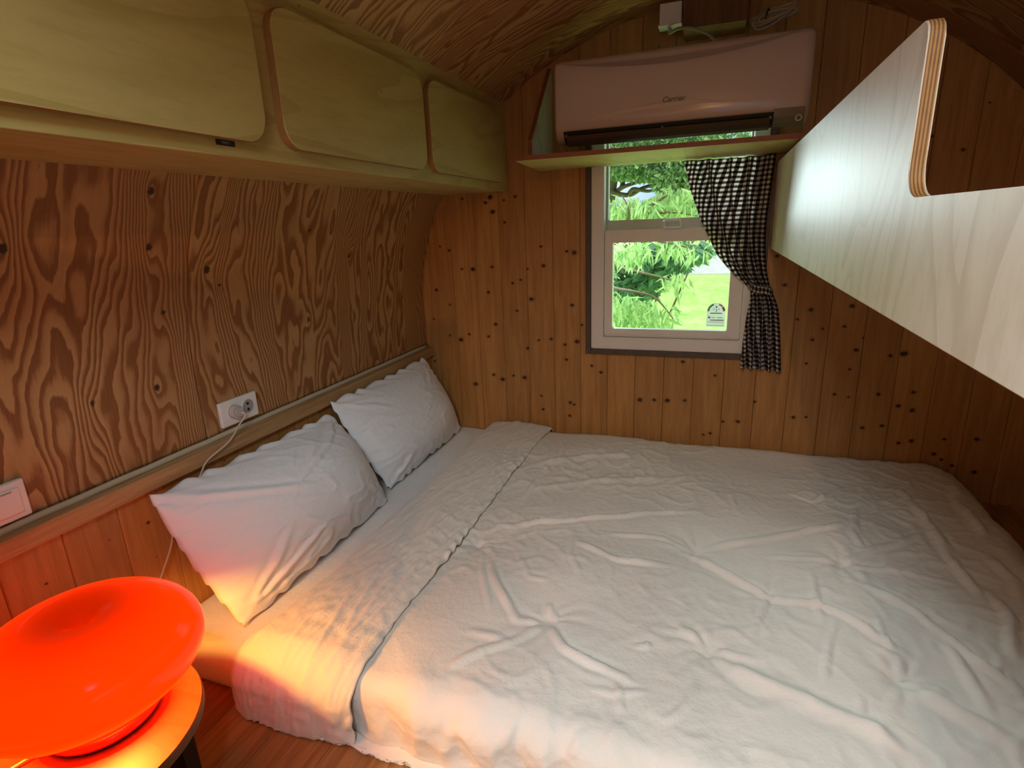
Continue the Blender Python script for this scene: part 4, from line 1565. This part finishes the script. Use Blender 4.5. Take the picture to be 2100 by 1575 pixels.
# ------------------------------------------------------------------ bedside table and lamp
SC = 0.9
TZ = H - 0.793 * SC
tb = tag(empty('round_table', (-0.872, 0.392, 0)), 'low round wooden bedside table under the orange lamp', 'table')
TC = (-0.866, 0.390)
TR = 0.170
lathe('table_top', [(0.0005, 0.0), (TR - .002, 0.0), (TR - .0005, -.0015)], (*TC, TZ), M['table'], tb, 64, False)
lathe('edge_band', [(TR - .0005, -.0015), (TR, -.004), (TR, -.016), (TR - .002, -.018), (0.0005, -.018)], (*TC, TZ), M['table_edge'], tb, 64, False)
for k in range(3):
    a = math.radians(28 + 120 * k)
    ca, sa = math.cos(a), math.sin(a)
    p0 = Vector((TC[0] + .130 * ca, TC[1] + .130 * sa, TZ - .0185))
    p1 = Vector((TC[0] + .142 * ca, TC[1] + .142 * sa, 0.001))
    v, f = [], []
    for p, w in ((p0, .020), (p1, .013)):
        for (i, j) in ((-1, -1), (1, -1), (1, 1), (-1, 1)):
            v.append((p.x + w * (i * ca - j * sa), p.y + w * (i * sa + j * ca), p.z))
    f = [(0, 1, 5, 4), (1, 2, 6, 5), (2, 3, 7, 6), (3, 0, 4, 7), (3, 2, 1, 0), (4, 5, 6, 7)]
    mesh('leg', v, f, M['table_leg'], tb)

LC = (-0.856, 0.430)
LZ = H - 0.600
lm = tag(empty('table_lamp', (*LC, TZ)), 'glossy orange mushroom lamp with a wide dimpled shade, lit', 'lamp')
A_, B_ = 0.155, 0.077
shade = []
for t in np.linspace(math.radians(-40), math.radians(68), 32):       # under rim, out and over to the crest
    c, s_ = math.cos(t), math.sin(t)
    shade.append((A_ * c ** 0.90, B_ * s_ / math.sin(math.radians(68)) if t > 0 else B_ * s_))
r_end, z_end = shade[-1]
for q in np.linspace(0, 1, 16)[1:]:                                  # down into the dimple
    shade.append((r_end * (1 - q) + 0.003 * q, z_end - 0.030 * q ** 2.4))
lathe('shade', [(max(r_, .001), z_) for r_, z_ in shade], (*LC, LZ), M['lamp'], lm, 72)
sh = lm.children[-1]
sd = sh.modifiers.new('t', 'SOLIDIFY')
sd.thickness = 0.0035
sd.offset = -1
base = [(0.0005, .0005), (.060, .0005), (.071, .003), (.077, .010), (.076, .017), (.068, .0225), (.050, .0255), (.030, .027), (.024, .034), (.022, .055), (.0005, .056)]
lathe('base', base, (*LC, TZ), M['lamp_base'], lm, 56)
bulb = Nt('lamp_bulb_glow')
bulb.b.inputs['Emission Color'].default_value = (1.0, 0.62, 0.18, 1)
bulb.b.inputs['Emission Strength'].default_value = 1.5
lathe('bulb', [(0.0005, -.016), (.012, -.012), (.018, -.002), (.018, .010), (.012, .022), (.0005, .026)], (*LC, LZ + .022), bulb.m, lm, 24)
lathe('added_baffle', [(0.0005, .0), (.042, .0), (.044, -.002), (.036, -.006), (.014, -.011), (.012, -.05), (.0005, -.05)], (*LC, LZ - .046), M['lamp_base'], lm, 28)  # added disc under the bulb, shades the base and inner table top
ld = bpy.data.lights.new('lamp_light', 'POINT')
ld.energy = 9.0
ld.color = (1.0, 0.52, 0.07)
ld.shadow_soft_size = 0.018
lo = bpy.data.objects.new('lamp_light', ld)
C.objects.link(lo)
lo.parent = lm
lo.location = (0, 0, LZ - 0.006 - TZ)
# plug in the socket and the clear cord down to the lamp
disc('plug', (XW + .0122, 1.036, zc_ + .001), .0172, .014, M['clear'], lm, 24)
disc('plug_cap', (XW + .0265, 1.036, zc_ + .001), .011, .006, M['clear'], lm, 18)
c1 = at_x(490, 872, -1.130)
c2 = at_x(470, 905, -1.120)
c3 = at_x(425, 945, -1.125)
c4 = at_x(408, 980, -1.130)
c5 = at_x(342, 1060, -1.132)
c6 = at_x(353, 1105, -1.128)
c7 = at_x(333, 1175, -1.125)
cord = [(XW + .030, 1.040, zc_), (XW + .040, 1.043, zc_ - .010), tuple(c1), tuple(c2), tuple(c3), tuple(c4), (-1.133, .83, .36), tuple(c5), tuple(c6), tuple(c7), (-1.11, .63, .10), (-1.06, .52, .012),
        (-1.03, .30, .008), (-.97, .215, .02), (-.935, .220, TZ - .02), (-.925, .240, TZ + .006), (-.905, .290, TZ + .004), (-.885, .345, TZ + .006), (-.872, .372, TZ + .008)]
tube('cord', cord, 0.0021, M['cord'], lm, 7)

# ------------------------------------------------------------------ warm wall lamp on the rear wall (behind the viewer)
WLX, WLY, WLZ = 0.03, YR + .091, 1.37
wlp = tag(empty('wall_lamp', (WLX, YR + .06, WLZ - .06)), 'small warm wall lamp with an added cone shade on the rear wall behind the viewer', 'lamp')
box('back_plate', (WLX - .04, YR + .0005, WLZ - .02), (WLX + .04, YR + .012, WLZ + .08), M['white'], wlp, 0.003)
box('arm', (WLX - .006, YR + .0125, WLZ + .040), (WLX + .006, WLY, WLZ + .050), M['white'], wlp)
lathe('shade', [(.012, .052), (.020, .050), (.073, -.014), (.075, -.018)], (WLX, WLY, WLZ), M['white'], wlp, 32)  # cone added to keep direct light off the air conditioner and upper wall
glb = Nt('warm_bulb_glow')
glb.b.inputs['Emission Color'].default_value = (1.0, 0.50, 0.18, 1)
glb.b.inputs['Emission Strength'].default_value = 3.0
lathe('bulb', [(max(.0005, .016 * math.cos(t)), .016 * math.sin(t)) for t in np.linspace(-math.pi / 2, math.pi / 2, 10)], (WLX, WLY, WLZ + .022), glb.m, wlp, 18)
wd = bpy.data.lights.new('wall_lamp_light', 'POINT')
wd.energy = 23.0
wd.color = (1.0, 0.50, 0.17)
wd.shadow_soft_size = 0.012
wo = bpy.data.objects.new('wall_lamp_light', wd)
C.objects.link(wo)
wo.parent = wlp
wo.location = (0, 0.031, 0.050)

# unseen cabinet added behind the viewer to keep hatch light off the near-left bed
kc = tag(empty('added_shade_cabinet', (-0.765, -0.35, 0)), 'unseen birch cabinet added on the left behind the viewer to shade the bed', 'cabinet')
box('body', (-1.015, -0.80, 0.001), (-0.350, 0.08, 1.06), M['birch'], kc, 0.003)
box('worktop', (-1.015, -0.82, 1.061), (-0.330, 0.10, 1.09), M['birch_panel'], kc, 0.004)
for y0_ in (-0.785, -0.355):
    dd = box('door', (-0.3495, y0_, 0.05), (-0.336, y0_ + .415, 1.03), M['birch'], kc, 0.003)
    box('handle', (-0.3355, y0_ + .19, 0.96), (-0.324, y0_ + .225, 0.975), M['grey'], dd, 0.002)

# ------------------------------------------------------------------ outside: lawn, track, trees
GZ = -0.62
box('lawn', (-14, YB + .3, GZ - .1), (30, 17.3, GZ), M['lawn'])
struct(bpy.data.objects['lawn'], 'sunlit lawn outside the window')
box('gravel_track', (-14, 17.3, GZ - .1), (30, 26.5, GZ + .02), M['gravel'])
struct(bpy.data.objects['gravel_track'], 'grey gravel track beyond the lawn')
box('meadow', (-30, 26.5, GZ - .1), (60, 70, GZ + .03), M['lawn'])
struct(bpy.data.objects['meadow'], 'far grass beyond the track')


def leaf_mesh(l, w, droop):
    pts = [(0, 0, 0), (-w * .42, l * .28, -droop * .1), (0, l * .3, -droop * .05 - w * .15), (w * .42, l * .28, -droop * .1),
           (-w * .40, l * .62, -droop * .45), (0, l * .65, -droop * .42 - w * .12), (w * .40, l * .62, -droop * .45), (0, l, -droop)]
    fc = [(0, 2, 1), (0, 3, 2), (1, 2, 5, 4), (2, 3, 6, 5), (4, 5, 7), (5, 6, 7)]
    return np.array(pts), fc


def leaf_matrix(pos, az, pitch, roll, s):
    return Matrix.Translation(pos) @ Matrix.Rotation(az, 4, 'Z') @ Matrix.Rotation(pitch, 4, 'X') @ Matrix.Rotation(roll, 4, 'Y') @ Matrix.Scale(s, 4)


def foliage(root, blobs, lp, lf, mat, hang, nind, sizes=(.75, 1.2)):
    """blobs: (px, py, rx, ry, Y, depth, count). nearest nind leaves become single objects, the rest one mesh"""
    mats = []
    for (px, py, rx, ry, Y, dp, cnt) in blobs:
        for i in range(cnt):
            a = random.uniform(0, 2 * math.pi)
            q = math.sqrt(random.random())
            p = at_y(px + rx * q * math.cos(a), py + ry * q * math.sin(a), Y + random.uniform(-dp, dp))
            if p[2] < GZ + .02:
                continue
            pit = random.gauss(*hang)
            mats.append(leaf_matrix(Vector(p), random.uniform(0, 2 * math.pi), pit, random.uniform(-1.2, 1.2), random.uniform(*sizes)))
    mats.sort(key=lambda m: m.translation.y)
    base_me = None
    for m in mats[:nind]:
        if base_me is None:
            base_me = bpy.data.meshes.new('leaf')
            base_me.from_pydata([tuple(p) for p in lp], [], lf)
            base_me.materials.append(mat)
            base_me.update()
        o = bpy.data.objects.new('leaf', base_me)
        C.objects.link(o)
        o.parent = root
        o.matrix_local = Matrix.Translation(-root.location) @ m
    rest = mats[nind:]
    if rest:
        A = np.array([np.array(m) for m in rest])
        L = np.c_[lp, np.ones(len(lp))]
        Wv = np.einsum('nij,kj->nki', A, L)[..., :3].reshape(-1, 3)
        k = len(lp)
        fs = [tuple(i * k + j for j in q) for i in range(len(rest)) for q in lf]
        o = mesh('foliage', Wv, fs, mat, root)
        o['kind'] = 'stuff'
    return mats


# peach tree with long hanging leaves
pt = tag(empty('peach_tree', (-0.95, 3.9, GZ)), 'bright green tree with long drooping leaves close outside the window', 'tree')
lp, lf = leaf_mesh(0.108, 0.021, 0.03)
PB_ = [(1345, 440, 110, 34, 4.3, .30, 620), (1385, 405, 50, 22, 4.3, .2, 200), (1290, 425, 60, 26, 4.2, .3, 200), (1290, 512, 48, 24, 3.5, .2, 110), (1350, 500, 60, 16, 3.9, .3, 90),
       (1300, 640, 52, 36, 3.3, .2, 190), (1350, 640, 38, 30, 3.5, .2, 80), (1270, 612, 30, 20, 3.2, .15, 40), (1385, 570, 30, 18, 3.7, .2, 40), (1420, 515, 30, 14, 3.8, .2, 30)]
ms = foliage(pt, PB_, lp, lf, M['peach'], (-1.0, 0.65), 280, (.6, 1.25))
tk = [at_y(1180, 760, 4.3), at_y(1195, 640, 4.2), at_y(1225, 560, 4.15), at_y(1260, 500, 4.1), at_y(1310, 440, 4.1), at_y(1370, 400, 4.1)]
tk[0] = np.array([tk[0][0], 4.3, GZ])
tube('trunk', [tuple(p) for p in tk], np.linspace(.055, .006, 41), M['bark'], pt)
for q in ([(1225, 560, 4.15), (1255, 588, 3.7), (1300, 598, 3.4), (1345, 612, 3.4), (1385, 660, 3.45)], [(1245, 520, 4.1), (1290, 500, 3.8), (1350, 495, 3.8), (1420, 510, 3.8)],
          [(1260, 500, 4.1), (1290, 440, 4.0), (1275, 400, 4.0)], [(1240, 540, 4.1), (1320, 560, 3.8), (1400, 580, 3.7)], [(1310, 440, 4.1), (1380, 435, 4.1), (1440, 445, 4.1)]):
    pp = [tuple(at_y(*w)) for w in q]
    nn = (len(pp) - 1) * 8 + 1
    tube('branch', pp, np.linspace(.014, .003, nn), M['bark'], pt)

# dark broad-leaved shrub behind it
sh_ = tag(empty('broadleaf_shrub', (at_y(1300, 600, 5.6)[0], 5.6, GZ)), 'dark green broad-leaved shrub behind the drooping tree', 'shrub')
lp2, lf2 = leaf_mesh(0.105, 0.060, 0.02)
foliage(sh_, [(1300, 560, 62, 52, 5.6, .35, 700), (1345, 535, 60, 40, 5.4, .35, 420), (1395, 520, 45, 26, 5.2, .3, 200), (1440, 512, 30, 12, 5.2, .2, 60), (1280, 610, 60, 40, 5.8, .3, 260)], lp2, lf2, M['broad'], (-0.35, 0.5), 160)
sp = at_y(1300, 600, 5.6)
for dx, tx in ((-.12, -.35), (.0, .05), (.1, .45), (.05, .25)):
    tube('stem', [(sp[0] + dx, 5.6, GZ), (sp[0] + dx + tx * .4, 5.6, GZ + .5), (sp[0] + dx + tx, 5.5, GZ + 1.2)], np.linspace(.02, .005, 17), M['bark'], sh_)

# spreading tree beyond the lawn
ft = tag(empty('spreading_tree', (at_y(1248, 500, 13)[0], 13.0, GZ)), 'large spreading tree with crooked branches beyond the lawn', 'tree')
lp3, lf3 = leaf_mesh(0.125, 0.075, 0.02)
FB = [(1330, 300, 160, 70, 13, 1.2, 5600), (1400, 370, 60, 45, 12.6, 1.0, 1900), (1270, 345, 40, 22, 12.8, 1.0, 600), (1330, 350, 60, 16, 13, 1, 700), (1430, 400, 25, 22, 12.6, .6, 320), (1470, 260, 130, 60, 13, 1, 1500)]
foliage(ft, FB, lp3, lf3, M['far'], (-0.5, 0.6), 0)
fx = at_y(1248, 500, 13)[0]
tube('trunk', [(fx, 13, GZ), tuple(at_y(1246, 450, 13)), tuple(at_y(1252, 400, 13)), tuple(at_y(1262, 350, 13)), tuple(at_y(1280, 290, 13))], np.linspace(.16, .07, 33), M['bark'], ft)
for q in ([(1252, 405), (1275, 385), (1310, 372), (1345, 350)], [(1255, 395), (1290, 400), (1320, 385), (1365, 372), (1400, 365)], [(1260, 370), (1285, 350), (1300, 320)], [(1290, 398), (1300, 388), (1330, 392), (1350, 385)],
          [(1310, 372), (1330, 365), (1350, 368), (1372, 350)], [(1275, 385), (1282, 365), (1305, 345)]):
    pp = [tuple(at_y(a_, b_, 13 + .2 * math.sin(a_))) for a_, b_ in q]
    tube('branch', pp, np.linspace(.06, .02, (len(pp) - 1) * 8 + 1), M['bark'], ft, 6)

# hedge trees behind the track
for i, (px, Y, hh_, ww) in enumerate(((1390, 34, 2.4, 2.2), (1480, 34, 2.0, 2.2), (1585, 34, 2.6, 2.2), (1285, 34, 2.4, 2.2))):
    c = at_y(px, 520, Y)
    nm = ['pale hedge bush behind the middle of the lower pane beyond the track', 'pale hedge bush beyond the track next to the curtain edge', 'hedge bush beyond the track hidden behind the curtain', 'hedge bush beyond the track behind the broad-leaved shrub'][i]
    hb = tag(empty('hedge_bush', (c[0], Y, GZ)), nm, 'bush', 'hedge bushes beyond the track')
    A = []
    for k in range(420):
        v_ = Vector((random.gauss(0, 1), random.gauss(0, 1), random.gauss(0, 1))).normalized() * random.uniform(.75, 1)
        A.append(leaf_matrix(Vector((c[0] + v_.x * ww / 2, Y + v_.y * ww / 2, max(GZ + .05, GZ + hh_ / 2 + v_.z * hh_ / 2))), random.uniform(0, 6.28), random.gauss(-.4, .6), random.uniform(-1, 1), random.uniform(1.8, 2.6)))
    A = np.array([np.array(m) for m in A])
    L = np.c_[lp3, np.ones(len(lp3))]
    Wv = np.einsum('nij,kj->nki', A, L)[..., :3].reshape(-1, 3)
    fs = [tuple(i_ * len(lp3) + j for j in q) for i_ in range(len(A)) for q in lf3]
    o = mesh('foliage', Wv, fs, M['far'], hb)
    o['kind'] = 'stuff'
